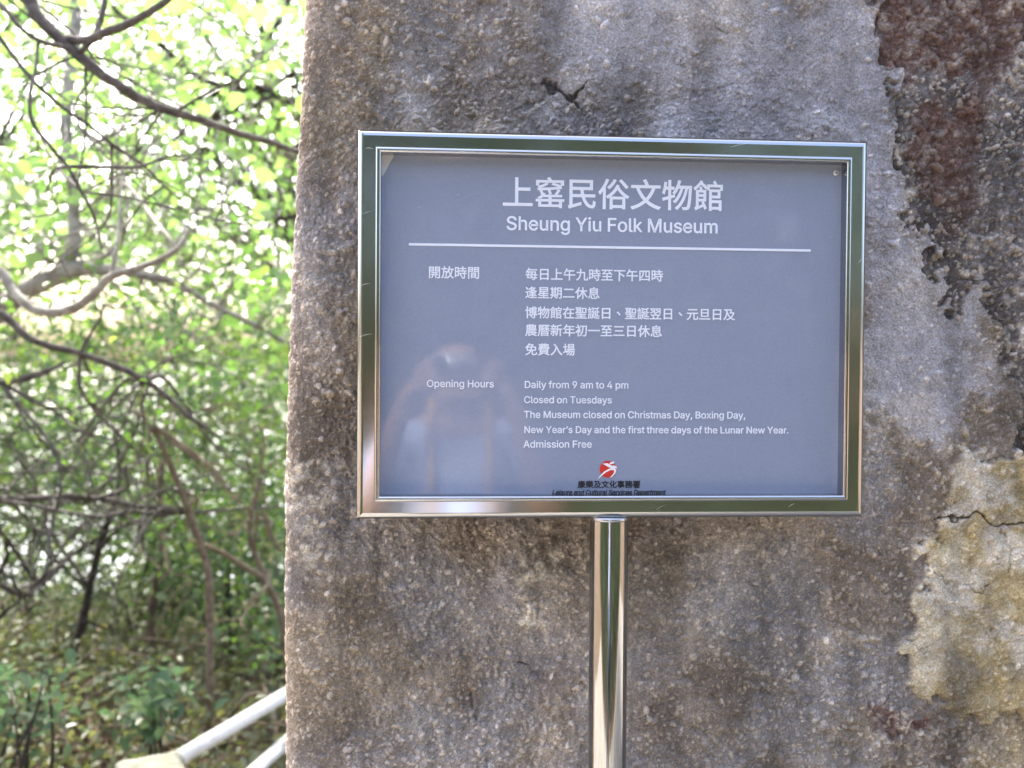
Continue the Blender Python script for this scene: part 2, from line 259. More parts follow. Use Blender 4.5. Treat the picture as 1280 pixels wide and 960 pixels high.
"o": (415, [[207,-8,182,-6,159,-2,137,6,117,16,99,30,82,46,68,64,56,85,46,108,39,133,35,159,34,187,35,216,39,243,46,268,56,291,68,312,82,330,99,346,117,360,137,370,159,378,182,382,207,384,232,382,256,378,279,370,299,360,317,346,334,330,347,312,359,291,369,268,376,243,380,216,381,187,380,159,376,133,369,108,359,85,347,64,334,46,317,30,299,16,279,6,256,-2,232,-6], [207,46,226,47,242,51,257,57,270,66,282,76,292,88,300,102,307,117,316,151,319,187,316,224,307,258,300,274,292,287,282,299,270,310,257,319,242,325,226,329,207,330,189,329,173,325,158,319,145,310,134,299,124,287,115,274,108,258,99,224,96,187,99,151,108,117,115,102,124,88,134,76,145,66,158,57,173,51,189,47]]),
"p": (424, [[53,-143,53,379,112,379,112,319,118,319,137,346,152,360,171,373,183,378,197,382,229,384,252,383,274,378,294,371,313,361,330,348,345,332,359,314,370,293,379,270,385,245,389,218,390,189,389,160,385,133,379,107,370,84,359,63,345,45,330,29,313,16,294,6,274,-2,252,-6,229,-8,198,-5,173,4,153,17,138,31,118,59,114,59,114,-143], [220,47,237,48,252,52,266,58,279,66,290,76,300,88,309,101,316,117,325,151,328,189,325,227,316,261,309,276,301,289,291,301,280,311,267,319,253,325,237,329,220,330,203,329,188,326,174,320,161,312,150,302,140,291,132,278,125,263,116,229,113,189,116,149,125,115,132,100,140,87,151,75,162,65,175,57,188,52,203,48]]),
"r": (259, [[53,0,53,379,112,379,112,321,115,321,121,335,130,347,140,357,152,367,166,375,181,380,196,384,213,385,229,384,243,384,243,322,230,324,207,326,182,323,159,315,140,301,126,284,117,262,114,237,114,0]]),
"s": (365, [[182,-8,145,-5,112,3,84,18,62,38,53,50,46,63,40,78,36,94,94,107,99,92,105,79,114,69,124,60,136,53,150,49,164,46,181,45,200,46,217,49,232,55,244,62,254,71,262,81,266,92,268,103,267,112,264,121,260,129,254,136,237,147,212,155,149,170,125,177,104,186,86,196,72,208,61,222,53,237,49,255,47,274,48,290,52,305,57,319,65,332,75,343,87,354,100,363,115,370,131,376,149,381,167,383,187,384,223,381,254,372,279,358,299,339,314,316,324,290,268,277,258,298,243,316,232,323,220,329,204,332,187,333,171,332,156,329,143,324,131,317,121,308,114,299,110,288,109,277,110,267,113,258,117,250,124,243,144,232,172,223,229,209,254,202,275,193,292,183,306,171,317,157,325,142,329,126,331,107,330,90,326,75,320,60,312,47,302,35,290,24,276,14,260,6,242,0,223,-4,203,-7]]),
"t": (227, [[204,379,204,327,6,327,6,379], [65,471,126,471,126,98,128,76,136,61,150,53,170,50,185,51,202,54,213,2,192,-3,168,-4,145,-2,125,2,107,10,92,21,80,35,72,52,67,71,65,93]]),
"u": (410, [[182,-5,164,-4,146,-1,130,4,115,11,101,20,89,30,78,44,69,59,62,76,57,95,54,116,53,139,53,379,114,379,114,144,115,123,120,104,127,88,137,75,149,64,164,56,181,52,200,50,226,53,249,62,260,69,269,76,283,97,289,109,293,122,295,137,296,153,296,379,357,379,357,0,298,0,298,92,307,92,297,68,286,47,272,30,257,17,240,7,222,0,203,-4]]),
"v": (389, [[163,0,17,379,84,379,165,155,187,87,206,21,184,21,203,87,224,155,305,379,371,379,226,0]]),
"w": (567, [[138,0,23,379,87,379,154,137,175,41,165,41,186,135,206,214,252,379,316,379,362,214,382,136,402,41,391,41,413,135,434,214,480,379,545,379,429,0,368,0,319,172,291,280,277,338,291,338,263,225,199,0]]),
"x": (379, [[21,0,171,218,171,171,29,379,100,379,147,306,207,206,175,206,233,306,282,379,352,379,209,169,209,214,358,0,287,0,231,85,200,136,173,182,205,182,148,85,91,0]]),
"y": (389, [[47,-139,61,-86,71,-87,88,-90,104,-89,118,-84,130,-74,141,-58,151,-36,163,-1,17,379,84,379,165,155,187,87,206,21,184,21,202,87,224,155,305,379,371,379,204,-58,191,-85,177,-107,159,-124,139,-136,116,-143,91,-145,65,-143]]),
"’": (177, [[52,318,82,509,151,509,98,318]]),
"、": (350, [[96,-20,119,1,82,41,41,78,18,58,58,22]]),
"一": (350, [[15,151,15,122,336,122,336,151]]),
"三": (350, [[43,260,43,234,308,234,308,260], [65,146,65,119,280,119,280,146], [23,24,23,-2,327,-2,327,24]]),
"上": (350, [[150,289,150,15,18,15,18,-11,333,-11,333,15,177,15,177,154,308,154,308,181,177,181,177,289]]),
"下": (350, [[19,268,19,242,154,242,154,-28,182,-28,182,158,244,122,294,88,312,111,255,148,187,185,182,179,182,242,331,242,331,268]]),
"九": (350, [[28,204,28,178,121,178,116,139,107,103,94,70,74,40,47,14,12,-7,23,-17,32,-28,69,-4,98,25,119,58,133,95,143,135,148,178,229,178,229,18,231,-2,236,-14,248,-21,265,-23,306,-23,322,-20,333,-9,339,11,342,42,329,47,317,54,316,28,314,12,310,5,304,3,269,3,262,4,258,6,256,10,256,204,150,204,152,290,124,290,123,204]]),
"事": (350, [[47,46,47,25,161,25,161,1,159,-5,152,-7,104,-7,113,-29,150,-28,172,-25,179,-22,183,-16,186,-9,187,1,187,25,271,25,271,10,298,10,298,72,334,72,334,93,298,93,298,137,187,137,187,162,292,162,292,224,187,224,187,244,327,244,327,266,187,266,187,294,161,294,161,266,23,266,23,244,161,244,161,224,60,224,60,162,161,162,161,137,50,137,50,118,161,118,161,93,17,93,17,72,161,72,161,46], [85,205,161,205,161,180,85,180], [187,205,266,205,266,180,187,180], [187,118,271,118,271,93,187,93], [187,72,271,72,271,46,187,46]]),
"二": (350, [[49,244,49,216,301,216,301,244], [20,36,20,7,331,7,331,36]]),
"休": (350, [[107,205,107,179,192,179,173,137,150,97,123,62,95,35,114,15,140,41,164,73,186,110,206,150,206,-28,232,-28,232,158,251,117,273,78,298,44,323,17,332,28,343,37,316,64,290,99,267,138,248,179,334,179,334,205,232,205,232,289,206,289,206,205], [103,292,85,251,62,213,36,179,7,151,23,124,44,146,64,170,64,-27,90,-27,90,208,111,245,129,284]]),
"俗": (350, [[175,290,161,267,143,244,125,224,105,206,126,189,146,208,166,231,184,256,200,282], [235,277,276,234,308,195,329,211,296,249,256,290], [208,232,187,194,160,159,127,130,91,107,101,97,109,86,132,101,132,-28,157,-28,157,-14,271,-14,271,-26,297,-26,297,102,323,86,331,97,340,107,307,127,277,150,250,178,226,213,231,224], [157,10,157,80,271,80,271,10], [136,104,158,122,179,143,197,165,214,189,232,163,251,141,272,121,295,104], [91,293,75,254,55,216,32,182,8,153,23,127,56,169,56,-28,81,-28,81,210,100,247,116,285]]),
"元": (350, [[51,267,51,242,300,242,300,267], [21,169,21,143,110,143,107,111,100,81,90,54,73,30,50,10,17,-7,26,-17,33,-27,69,-8,95,15,114,42,126,73,134,107,138,143,204,143,204,18,206,-1,212,-14,225,-20,244,-22,295,-22,313,-18,325,-6,332,18,335,55,323,60,311,67,310,34,307,15,302,5,293,3,247,3,239,4,234,6,232,10,231,18,231,143,330,143,330,169]]),
"免": (350, [[116,295,99,268,76,239,48,211,14,185,25,176,33,166,54,181,54,97,148,97,132,65,107,38,69,15,18,-2,27,-13,33,-25,90,-4,131,24,159,58,176,97,192,97,192,15,194,-2,201,-14,214,-19,235,-21,294,-21,313,-18,325,-8,332,11,335,42,322,46,311,52,309,26,306,11,301,5,292,3,228,3,222,5,220,9,219,15,219,97,307,97,307,206,204,206,224,232,240,257,222,269,218,268,131,268,145,290], [81,206,115,245,203,245,189,225,173,206], [80,182,163,182,160,150,155,121,80,121], [191,182,280,182,280,121,182,121,188,151]]),
"入": (350, [[103,264,134,238,160,207,147,159,129,117,108,79,82,46,51,18,14,-5,39,-26,87,10,126,54,157,108,181,172,237,64,274,15,325,-25,330,-9,338,5,289,45,254,91,200,194,166,243,119,287]]),
"初": (350, [[56,283,73,258,86,234,107,248,94,270,76,294], [145,264,145,239,203,239,200,184,194,134,184,90,169,52,149,19,121,-8,141,-28,170,2,193,38,208,79,219,126,226,179,230,239,297,239,294,136,290,66,284,24,276,5,270,0,262,-1,213,1,218,-12,221,-25,250,-26,272,-25,280,-24,288,-21,300,-10,308,13,314,59,319,136,323,250,323,264], [19,232,19,208,107,208,88,175,65,143,39,114,12,91,20,79,26,66,48,85,70,109,70,-28,97,-28,97,113,133,64,150,85,121,117,155,150,137,165,124,148,109,130,97,143,121,182,140,223,125,233,120,232]]),
"務": (350, [[214,294,201,270,185,246,166,226,146,208,167,193,193,218,211,194,234,173,198,156,159,143,165,167,148,172,145,171,96,171,107,178,97,191,132,226,147,247,160,267,143,278,139,277,20,277,20,254,123,254,104,229,82,206,58,226,40,215,63,193,82,171,16,171,16,147,69,147,58,120,44,94,29,72,13,54,26,29,41,46,54,66,67,90,78,115,78,5,76,1,72,0,39,0,47,-24,74,-24,91,-20,97,-16,100,-10,102,-4,103,5,103,147,136,147,118,91,136,82,147,108,157,138,167,122,189,129,211,137,232,147,252,159,270,148,288,139,308,131,328,125,335,136,344,146,306,157,271,174,287,190,302,208,315,228,325,251,311,258,306,257,222,257,238,287], [221,132,216,98,155,98,155,75,210,75,199,49,183,27,159,8,127,-8,136,-17,143,-27,179,-9,206,15,224,43,236,75,297,75,293,43,288,21,284,7,279,-1,274,-4,267,-5,232,-3,237,-15,239,-28,278,-28,290,-25,300,-19,308,-7,314,12,319,43,325,98,241,98,246,132], [208,235,293,235,275,209,252,186,239,197,227,209,217,221]]),
"化": (350, [[304,243,284,216,261,190,236,165,209,142,209,288,181,288,181,121,147,99,113,81,132,61,156,74,181,89,181,28,183,4,190,-12,204,-20,226,-22,289,-22,312,-17,325,-2,333,25,337,67,324,72,311,80,309,43,305,20,298,8,287,5,229,5,219,6,213,9,210,16,209,28,209,108,242,134,274,163,303,194,329,227], [110,294,91,255,68,217,43,183,15,155,32,129,53,151,72,176,72,-28,100,-28,100,217,119,251,136,286]]),
"午": (350, [[19,133,19,107,162,107,162,-28,189,-28,189,107,332,107,332,133,189,133,189,221,305,221,305,247,101,247,116,289,89,295,77,260,60,226,41,196,20,171,43,155,67,185,88,221,162,221,162,133]]),
"博": (350, [[145,40,171,17,190,-6,210,8,190,31,163,54], [137,215,137,96,160,96,160,120,213,120,213,97,237,97,237,120,294,120,294,96,318,96,318,215,237,215,237,235,335,235,335,256,310,256,318,266,296,280,269,293,257,278,297,256,237,256,237,294,213,294,213,256,118,256,118,235,213,235,213,215], [213,158,213,137,160,137,160,158], [237,158,294,158,294,137,237,137], [213,175,160,175,160,196,213,196], [237,175,237,196,294,196,294,175], [258,106,258,78,108,78,108,56,258,56,258,0,257,-4,252,-6,213,-6,220,-28,251,-28,271,-24,277,-21,281,-16,283,-10,284,-1,284,56,338,56,338,78,284,78,284,106], [57,294,57,202,14,202,14,177,57,177,57,-28,83,-28,83,177,124,177,124,202,83,202,83,294]]),
"及": (350, [[32,275,32,249,93,249,93,220,92,187,89,150,81,112,67,73,44,35,12,-1,23,-11,32,-23,70,22,95,68,110,116,118,162,133,127,151,95,172,66,196,41,173,26,149,14,123,4,97,-4,112,-27,140,-18,167,-6,193,7,217,23,239,8,264,-6,291,-17,320,-26,338,-1,310,7,284,16,260,28,239,41,265,69,287,102,305,140,318,184,301,192,296,190,229,190,248,275], [217,58,184,93,158,133,136,180,120,232,120,249,216,249,194,165,285,165,273,134,257,105,238,80]]),
"四": (350, [[31,264,31,-16,57,-16,57,10,291,10,291,-14,318,-14,318,264], [57,36,57,238,123,238,121,198,118,165,112,137,101,114,85,96,62,82,78,62,104,79,123,100,135,126,143,157,147,194,149,238,198,238,198,129,199,111,204,99,213,92,228,90,279,90,288,92,286,114,266,112,231,112,227,113,224,116,223,121,223,238,291,238,291,36]]),
"在": (350, [[137,294,129,267,118,240,22,240,22,215,107,215,88,182,67,151,42,123,13,100,27,76,48,92,68,111,68,-27,94,-27,94,143,117,178,137,215,329,215,329,240,147,240,164,287], [209,196,209,129,131,129,131,104,209,104,209,5,117,5,117,-20,328,-20,328,5,236,5,236,104,315,104,315,129,236,129,236,196]]),
"場": (350, [[174,217,287,217,287,190,174,190], [174,264,287,264,287,236,174,236], [150,284,150,170,311,170,311,284], [116,150,116,127,165,127,151,107,134,88,115,71,95,57,113,41,137,59,159,81,194,81,178,57,158,36,137,17,115,2,133,-14,157,4,181,28,202,54,218,81,252,81,239,53,223,26,204,4,183,-14,203,-29,225,-8,244,19,261,49,274,81,301,81,298,46,294,21,290,5,286,-3,281,-6,275,-7,245,-5,250,-16,251,-27,286,-27,297,-24,306,-18,313,-7,318,14,323,46,328,103,176,103,191,127,336,127,336,150], [12,62,22,36,126,87,120,110,84,94,84,193,122,193,122,218,84,218,84,291,60,291,60,218,19,218,19,193,60,193,60,83]]),
"年": (350, [[17,78,17,53,179,53,179,-28,206,-28,206,53,334,53,334,78,206,78,206,148,310,148,310,173,206,173,206,227,318,227,318,252,107,252,124,289,97,296,82,261,64,228,42,198,18,174,40,157,68,188,94,227,179,227,179,173,75,173,75,78], [101,78,101,148,179,148,179,78]]),
"康": (350, [[85,83,136,45,152,61,128,79,99,97], [277,147,277,120,209,120,209,147], [277,167,209,167,209,193,277,193], [164,290,180,263,41,263,41,160,40,118,36,73,28,27,11,-14,22,-20,33,-28,51,16,61,65,66,115,67,160,67,240,182,240,182,212,92,212,92,193,182,193,182,167,75,167,75,147,182,147,182,120,89,120,89,100,182,100,182,60,66,15,76,-7,182,40,182,2,180,-4,174,-6,125,-6,134,-28,170,-28,193,-25,200,-21,205,-16,208,-8,209,2,209,60,232,36,258,16,289,0,322,-12,338,9,316,15,294,23,275,32,257,43,287,60,316,80,297,95,270,76,240,56,223,74,209,94,209,100,301,100,301,146,336,146,336,169,301,169,301,212,209,212,209,240,332,240,332,263,210,263,190,298]]),
"息": (350, [[93,193,256,193,256,165,93,165], [93,144,256,144,256,116,93,116], [93,241,256,241,256,213,93,213], [92,71,92,14,94,-3,102,-14,118,-20,143,-22,224,-22,245,-20,258,-11,266,6,270,34,257,37,245,43,244,21,240,9,233,3,222,2,131,2,123,4,119,8,118,14,118,71], [267,67,290,30,306,-4,331,7,314,41,291,77], [52,71,36,34,16,0,40,-12,58,25,74,62], [147,84,174,56,194,28,215,42,195,68,167,95,282,95,282,262,177,262,194,292,163,298,150,262,68,262,68,95,166,95]]),
"放": (350, [[72,288,82,263,90,240,114,248,106,270,95,295], [15,237,15,213,57,213,57,140,55,102,49,63,34,25,9,-11,19,-19,28,-28,56,11,73,53,80,96,82,142,130,142,126,40,123,15,119,4,115,0,109,-1,76,0,80,-12,82,-24,120,-24,132,-21,141,-12,147,3,151,32,155,166,82,166,82,213,171,213,171,237], [219,204,285,204,279,172,271,142,262,115,251,90,240,115,224,171,218,201], [214,294,205,250,192,207,176,170,156,138,176,118,190,139,202,162,216,110,236,64,219,43,200,24,177,8,151,-6,160,-17,166,-29,191,-15,213,2,233,20,250,40,265,19,282,1,300,-14,321,-27,340,-5,318,7,298,23,281,42,266,63,281,93,293,126,303,163,311,204,337,204,337,229,227,229,241,290]]),
"文": (350, [[148,288,164,260,174,233,203,243,191,269,175,297], [18,232,18,207,72,207,89,168,108,132,131,99,157,70,126,48,92,28,54,12,13,-2,29,-27,71,-12,110,6,144,27,176,51,207,26,241,5,279,-12,320,-26,339,-1,299,11,261,27,227,47,196,70,221,99,243,131,262,167,279,207,334,207,334,232], [176,89,153,115,133,144,115,174,99,207,249,207,234,173,217,142,198,114]]),
"新": (350, [[126,75,142,45,155,18,173,29,161,56,144,84], [47,82,41,66,34,51,24,36,14,24,33,11,53,41,69,77], [194,261,194,140,193,103,189,64,179,25,161,-9,181,-25,201,13,212,56,217,100,218,151,271,151,271,-26,297,-26,297,151,335,151,335,176,218,176,218,243,274,254,325,269,303,288,254,273], [75,290,90,257,21,257,21,235,176,235,176,257,118,257,99,296], [132,234,124,206,113,178,16,178,16,155,88,155,88,119,18,119,18,96,88,96,88,6,87,3,84,2,57,2,62,-10,64,-21,86,-20,102,-16,107,-13,110,-8,112,-2,112,96,178,96,178,119,112,119,112,155,182,155,182,178,137,178,157,228], [44,228,53,202,58,178,81,184,75,208,65,233]]),
"日": (350, [[89,123,263,123,263,25,89,25], [89,149,89,244,263,244,263,149], [62,270,62,-24,89,-24,89,-1,263,-1,263,-22,291,-22,291,270]]),
"旦": (350, [[22,14,22,-12,328,-12,328,14], [98,157,254,157,254,88,98,88], [98,249,254,249,254,182,98,182], [72,274,72,63,281,63,281,274]]),
"星": (350, [[85,208,265,208,265,176,85,176], [85,259,265,259,265,228,85,228], [59,280,59,155,292,155,292,280], [82,155,70,132,54,110,37,91,18,74,40,58,58,76,76,97,162,97,162,64,64,64,64,42,162,42,162,4,23,4,23,-19,328,-19,328,4,189,4,189,42,291,42,291,64,189,64,189,97,306,97,306,119,189,119,189,148,162,148,162,119,92,119,107,148]]),
"時": (350, [[156,73,182,42,200,12,223,25,204,55,177,85], [221,294,221,252,147,252,147,229,221,229,221,185,133,185,133,161,267,161,267,121,134,121,134,98,267,98,267,4,265,-2,260,-3,213,-3,222,-28,256,-27,279,-23,286,-19,290,-14,292,-7,293,3,293,98,334,98,334,121,293,121,293,161,338,161,338,185,247,185,247,229,323,229,323,252,247,252,247,294], [102,146,102,65,51,65,51,146], [102,169,51,169,51,247,102,247], [27,271,27,12,51,12,51,41,127,41,127,271]]),
"曆": (350, [[43,277,43,174,42,129,38,80,29,30,12,-15,34,-27,52,20,62,73,67,126,68,174,68,254,331,254,331,277], [165,246,148,240,126,235,102,231,78,228,84,213,124,217,124,196,78,196,78,178,116,178,93,149,67,127,82,111,104,131,124,158,124,105,146,105,146,153,172,129,186,146,146,175,146,178,187,178,187,196,146,196,146,221,183,232], [294,246,252,236,199,229,205,214,245,218,245,196,198,196,198,178,232,178,221,163,208,148,194,136,180,126,188,119,195,110,209,121,222,134,234,150,245,166,245,105,268,105,268,166,279,150,291,135,305,122,320,111,336,129,320,138,305,149,291,163,280,178,326,178,326,196,268,196,268,222,291,226,312,233], [125,32,275,32,275,5,125,5], [125,50,125,76,275,76,275,50], [99,96,99,-28,125,-28,125,-15,275,-15,275,-27,301,-27,301,96]]),
"期": (350, [[62,50,53,33,41,16,28,0,14,-13,35,-28,49,-14,64,4,76,23,87,43], [112,39,133,12,148,-15,170,-2,154,23,133,50], [299,253,299,196,228,196,228,253], [203,277,203,150,202,109,198,66,188,24,171,-14,192,-29,206,-2,215,28,222,59,225,91,299,91,299,6,297,0,292,-1,251,-1,259,-27,291,-26,311,-22,317,-18,322,-12,324,-4,325,6,325,277], [299,173,299,115,227,115,228,173], [136,290,136,248,72,248,72,290,48,290,48,248,18,248,18,224,48,224,48,81,13,81,13,57,186,57,186,81,160,81,160,224,186,224,186,248,160,248,160,290], [72,224,136,224,136,193,72,193], [72,172,136,172,136,138,72,138], [72,116,136,116,136,81,72,81]]),
"樂": (350, [[153,185,197,185,197,148,153,148], [153,240,197,240,197,204,153,204], [162,118,162,97,18,97,18,75,144,75,117,53,84,34,49,18,14,6,31,-15,66,-1,100,17,133,39,162,63,162,-27,188,-27,188,64,218,40,252,18,288,0,323,-15,331,-4,340,6,305,19,270,35,236,54,206,75,332,75,332,97,188,97,188,118], [165,296,158,261,130,261,130,127,221,127,221,261,179,261,190,291], [237,119,254,124,309,131,313,115,331,121,315,176,297,171,304,149,262,144,296,189,327,239,307,250,290,217,256,213,276,248,293,287,271,294,254,251,240,225,233,214,226,210,234,188,245,191,277,197,251,160,240,147,230,141], [30,123,46,127,101,136,104,118,123,123,118,152,110,182,92,178,98,154,55,148,89,193,120,243,101,254,82,219,53,216,72,249,89,286,68,294,51,253,37,227,30,217,23,213,30,192,70,200,54,177,33,150,22,144]]),
"每": (350, [[137,160,171,142,199,121,94,121,102,176,263,176,261,121,201,121,216,136,187,157,152,175], [15,121,15,98,65,98,51,18,252,18,249,5,245,-2,240,-7,232,-8,192,-6,196,-16,198,-27,243,-28,257,-24,268,-15,274,-3,278,18,324,18,324,41,281,41,285,98,336,98,336,121,286,121,289,187,289,200,78,200,68,121], [255,41,197,41,210,55,180,77,143,98,259,98], [128,83,162,63,191,41,82,41,91,98,142,98], [95,296,79,263,59,232,37,203,14,179,37,163,66,196,93,235,324,235,324,259,106,259,121,289]]),
"民": (350, [[37,-30,65,-19,166,11,163,36,68,9,68,96,174,96,193,48,218,10,248,-15,282,-24,298,-21,310,-11,318,9,322,41,310,46,299,54,297,30,294,14,290,5,283,2,260,8,238,28,217,58,201,96,316,96,316,121,195,121,190,147,187,174,290,174,290,276,41,276,41,20,39,10,35,3,25,-6], [167,121,68,121,68,174,160,174], [68,251,264,251,264,199,68,199]]),
"物": (350, [[187,294,176,255,162,219,145,186,125,159,145,144,167,174,186,211,216,211,201,169,181,128,158,93,131,66,152,51,179,81,203,120,223,165,238,211,267,211,250,145,225,84,193,33,153,-6,175,-22,215,21,248,77,273,142,290,211,307,211,302,122,296,61,289,24,281,6,275,2,268,1,231,2,236,-11,238,-24,278,-24,292,-20,303,-10,312,11,320,52,326,121,333,235,195,235,211,290], [34,274,30,242,25,210,19,181,10,157,30,145,38,169,46,197,78,197,78,118,12,100,19,75,78,93,78,-28,102,-28,102,100,146,114,143,138,102,125,102,197,138,197,138,222,102,222,102,294,78,294,78,222,50,222,57,270]]),
"窰": (350, [[134,237,114,226,92,216,68,208,44,202,60,185,85,193,110,203,134,215,155,228], [155,158,163,137,168,117,190,124,176,164], [261,169,248,144,231,120,251,111,285,160], [52,32,52,-15,278,-15,278,-27,303,-27,303,32,278,32,278,4,189,4,189,42,327,42,327,62,189,62,189,90,304,90,304,109,112,109,122,124,101,127,87,158,66,152,75,132,81,112,88,114,70,96,45,79,55,72,63,63,81,76,96,90,162,90,162,62,24,62,24,42,162,42,162,4,76,4,76,32], [147,291,155,279,162,266,27,266,27,215,53,215,53,246,296,246,296,216,324,216,324,266,193,266,174,297], [196,222,237,211,275,198,224,191,165,186,103,183,42,181,47,162,114,164,183,169,249,175,304,182,293,199,300,210,257,225,207,237]]),
"署": (350, [[228,261,287,261,287,227,228,227], [145,261,203,261,203,227,145,227], [65,261,121,261,121,227,65,227], [292,196,276,180,256,165,256,183,177,183,177,208,313,208,313,280,40,280,40,208,152,208,152,183,55,183,55,162,152,162,152,136,20,136,20,114,163,114,127,99,89,86,12,67,25,44,93,63,93,-28,118,-28,118,-16,273,-16,273,-27,299,-27,299,90,166,90,216,114,331,114,331,136,254,136,285,158,313,182], [209,136,177,136,177,162,252,162], [118,29,273,29,273,4,118,4], [118,48,118,71,273,71,273,48]]),
"翌": (350, [[89,72,103,37,113,5,138,12,127,44,113,78], [42,225,98,200,110,218,54,241], [189,223,250,199,261,218,201,240], [152,131,167,105,46,105,46,82,306,82,306,105,196,105,176,138], [239,78,225,40,207,3,16,3,16,-20,335,-20,335,3,234,3,251,36,266,73], [25,161,34,140,132,185,132,135,158,135,158,278,27,278,27,254,132,254,132,206], [176,161,187,141,287,189,287,132,312,132,312,278,180,278,180,255,287,255,287,211]]),
"聖": (350, [[224,246,293,246,293,159,224,159], [200,269,200,136,319,136,319,269], [140,261,140,238,70,238,70,261], [15,149,18,127,140,136,140,114,164,114,164,138,183,139,183,159,164,158,164,261,181,261,181,282,21,282,21,261,47,261,47,151], [140,220,140,196,70,196,70,220], [140,178,140,156,70,152,70,178], [14,1,14,-21,337,-21,337,1,188,1,188,32,293,32,293,53,188,53,188,83,310,83,310,104,40,104,40,83,161,83,161,53,56,53,56,32,161,32,161,1]]),
"至": (350, [[51,148,96,154,274,162,296,137,319,153,278,194,229,235,208,221,252,184,89,178,122,211,155,250,321,250,321,275,27,275,27,250,120,250,89,213,67,190,54,179,43,174], [161,145,161,100,50,100,50,75,161,75,161,11,19,11,19,-14,332,-14,332,11,188,11,188,75,303,75,303,100,188,100,188,145]]),
"誕": (350, [[26,189,26,169,102,169,102,189], [26,143,26,122,102,122,102,143], [13,236,13,214,111,214,111,236], [41,285,52,261,59,238,82,247,74,269,63,292], [214,200,214,38,333,38,333,62,286,62,286,152,329,152,329,176,286,176,286,256,331,272,311,291,289,282,262,273,232,266,202,260,209,239,263,250,263,62,234,62,234,200], [128,145,135,153,173,153,166,108,156,70,147,93,139,122,120,115,132,75,146,44,137,27,127,13,116,1,104,-9,118,-28,130,-18,141,-6,151,8,160,23,183,1,210,-12,240,-19,272,-21,329,-21,333,-8,338,4,274,4,244,6,217,12,192,25,171,46,180,72,187,102,192,135,196,173,179,175,154,175,176,220,196,271,181,281,173,278,121,278,121,254,166,254,149,211,137,186,127,171,117,164], [25,96,25,-24,45,-24,45,-8,103,-8,103,96], [45,74,82,74,82,14,45,14]]),
"費": (350, [[89,102,265,102,265,80,89,80], [89,63,265,63,265,41,89,41], [89,139,265,139,265,118,89,118], [123,24,75,6,19,-8,38,-28,66,-20,95,-10,122,1,146,13], [207,12,265,-8,311,-27,331,-10,286,7,231,24,292,24,292,150,300,150,310,152,318,156,324,168,327,190,327,199,227,199,227,220,306,220,306,275,227,275,227,294,202,294,202,275,148,275,148,294,124,294,124,275,38,275,38,257,124,257,124,237,54,237,44,181,104,181,91,172,73,163,50,156,20,149,32,128,64,136,64,24,220,24], [74,220,123,220,122,210,118,199,71,199], [147,220,202,220,202,199,144,199], [148,257,202,257,202,237,148,237], [227,257,282,257,282,237,227,237], [301,181,297,169,289,167,265,168,269,156,111,156,126,168,137,181,202,181,202,157,227,157,227,181]]),
"農": (350, [[93,116,93,97,293,97,293,116], [76,212,125,212,125,189,76,189], [150,212,202,212,202,189,150,189], [227,212,279,212,279,189,227,189], [76,252,125,252,125,229,76,229], [150,252,202,252,202,229,150,229], [227,252,279,252,279,229,227,229], [202,294,202,270,150,270,150,294,125,294,125,270,51,270,51,171,304,171,304,270,227,270,227,294], [98,-29,118,-22,195,-3,196,16,128,2,128,58,168,58,192,26,226,0,268,-18,320,-28,336,-5,311,-2,287,3,266,9,246,17,280,29,312,43,294,58,332,58,332,78,72,78,74,109,74,134,323,134,323,154,48,154,48,109,47,80,42,47,32,15,14,-15,36,-29,49,-9,59,13,65,35,70,58,104,58,104,17,102,7,98,0,93,-6,88,-9], [292,58,261,43,227,28,209,42,194,58]]),
"逢": (350, [[25,268,49,237,69,209,93,223,72,250,47,280], [90,158,19,158,19,134,65,134,65,36,41,23,15,-1,33,-25,56,3,67,13,77,16,91,10,111,-3,131,-12,153,-17,179,-20,208,-21,328,-17,336,9,274,5,208,3,181,4,157,6,136,10,117,18,90,35], [203,169,203,145,137,145,137,126,203,126,203,103,130,103,130,84,203,84,203,61,114,61,114,42,203,42,203,10,230,10,230,42,322,42,322,61,230,61,230,84,303,84,303,103,230,103,230,126,295,126,295,145,230,145,230,169], [258,246,240,228,218,212,195,228,175,245,176,246], [187,294,170,273,150,254,127,237,103,223,121,204,160,232,177,215,197,200,151,181,102,168,114,148,141,155,168,164,194,174,219,187,242,176,267,166,293,159,320,153,335,174,286,184,241,201,272,227,285,242,296,259,280,268,275,267,195,267,210,287]]),
"開": (350, [[198,117,198,79,149,79,149,117], [82,79,82,57,125,57,122,40,115,22,102,4,84,-11,101,-27,122,-8,136,15,145,37,148,57,198,57,198,-21,222,-21,222,57,269,57,269,79,222,79,222,117,262,117,262,139,88,139,88,117,126,117,126,79], [134,212,134,181,57,181,57,212], [134,230,57,230,57,259,134,259], [295,212,295,181,215,181,215,212], [295,230,215,230,215,259,295,259], [190,279,190,161,295,161,295,6,293,1,287,-1,244,-1,249,-14,252,-27,286,-27,307,-23,313,-19,318,-13,320,-5,321,6,321,279], [31,279,31,-28,57,-28,57,161,159,161,159,279]]),
"間": (350, [[215,59,215,25,133,25,133,59], [215,79,133,79,133,112,215,112], [109,132,109,-13,133,-13,133,5,240,5,240,132], [134,210,134,179,58,179,58,210], [134,229,58,229,58,259,134,259], [294,210,294,179,215,179,215,210], [294,229,215,229,215,259,294,259], [190,279,190,158,294,158,294,7,292,1,286,-1,237,-1,243,-14,246,-28,282,-27,305,-23,313,-19,318,-13,320,-4,321,7,321,279], [32,279,32,-28,58,-28,58,159,159,159,159,279]]),
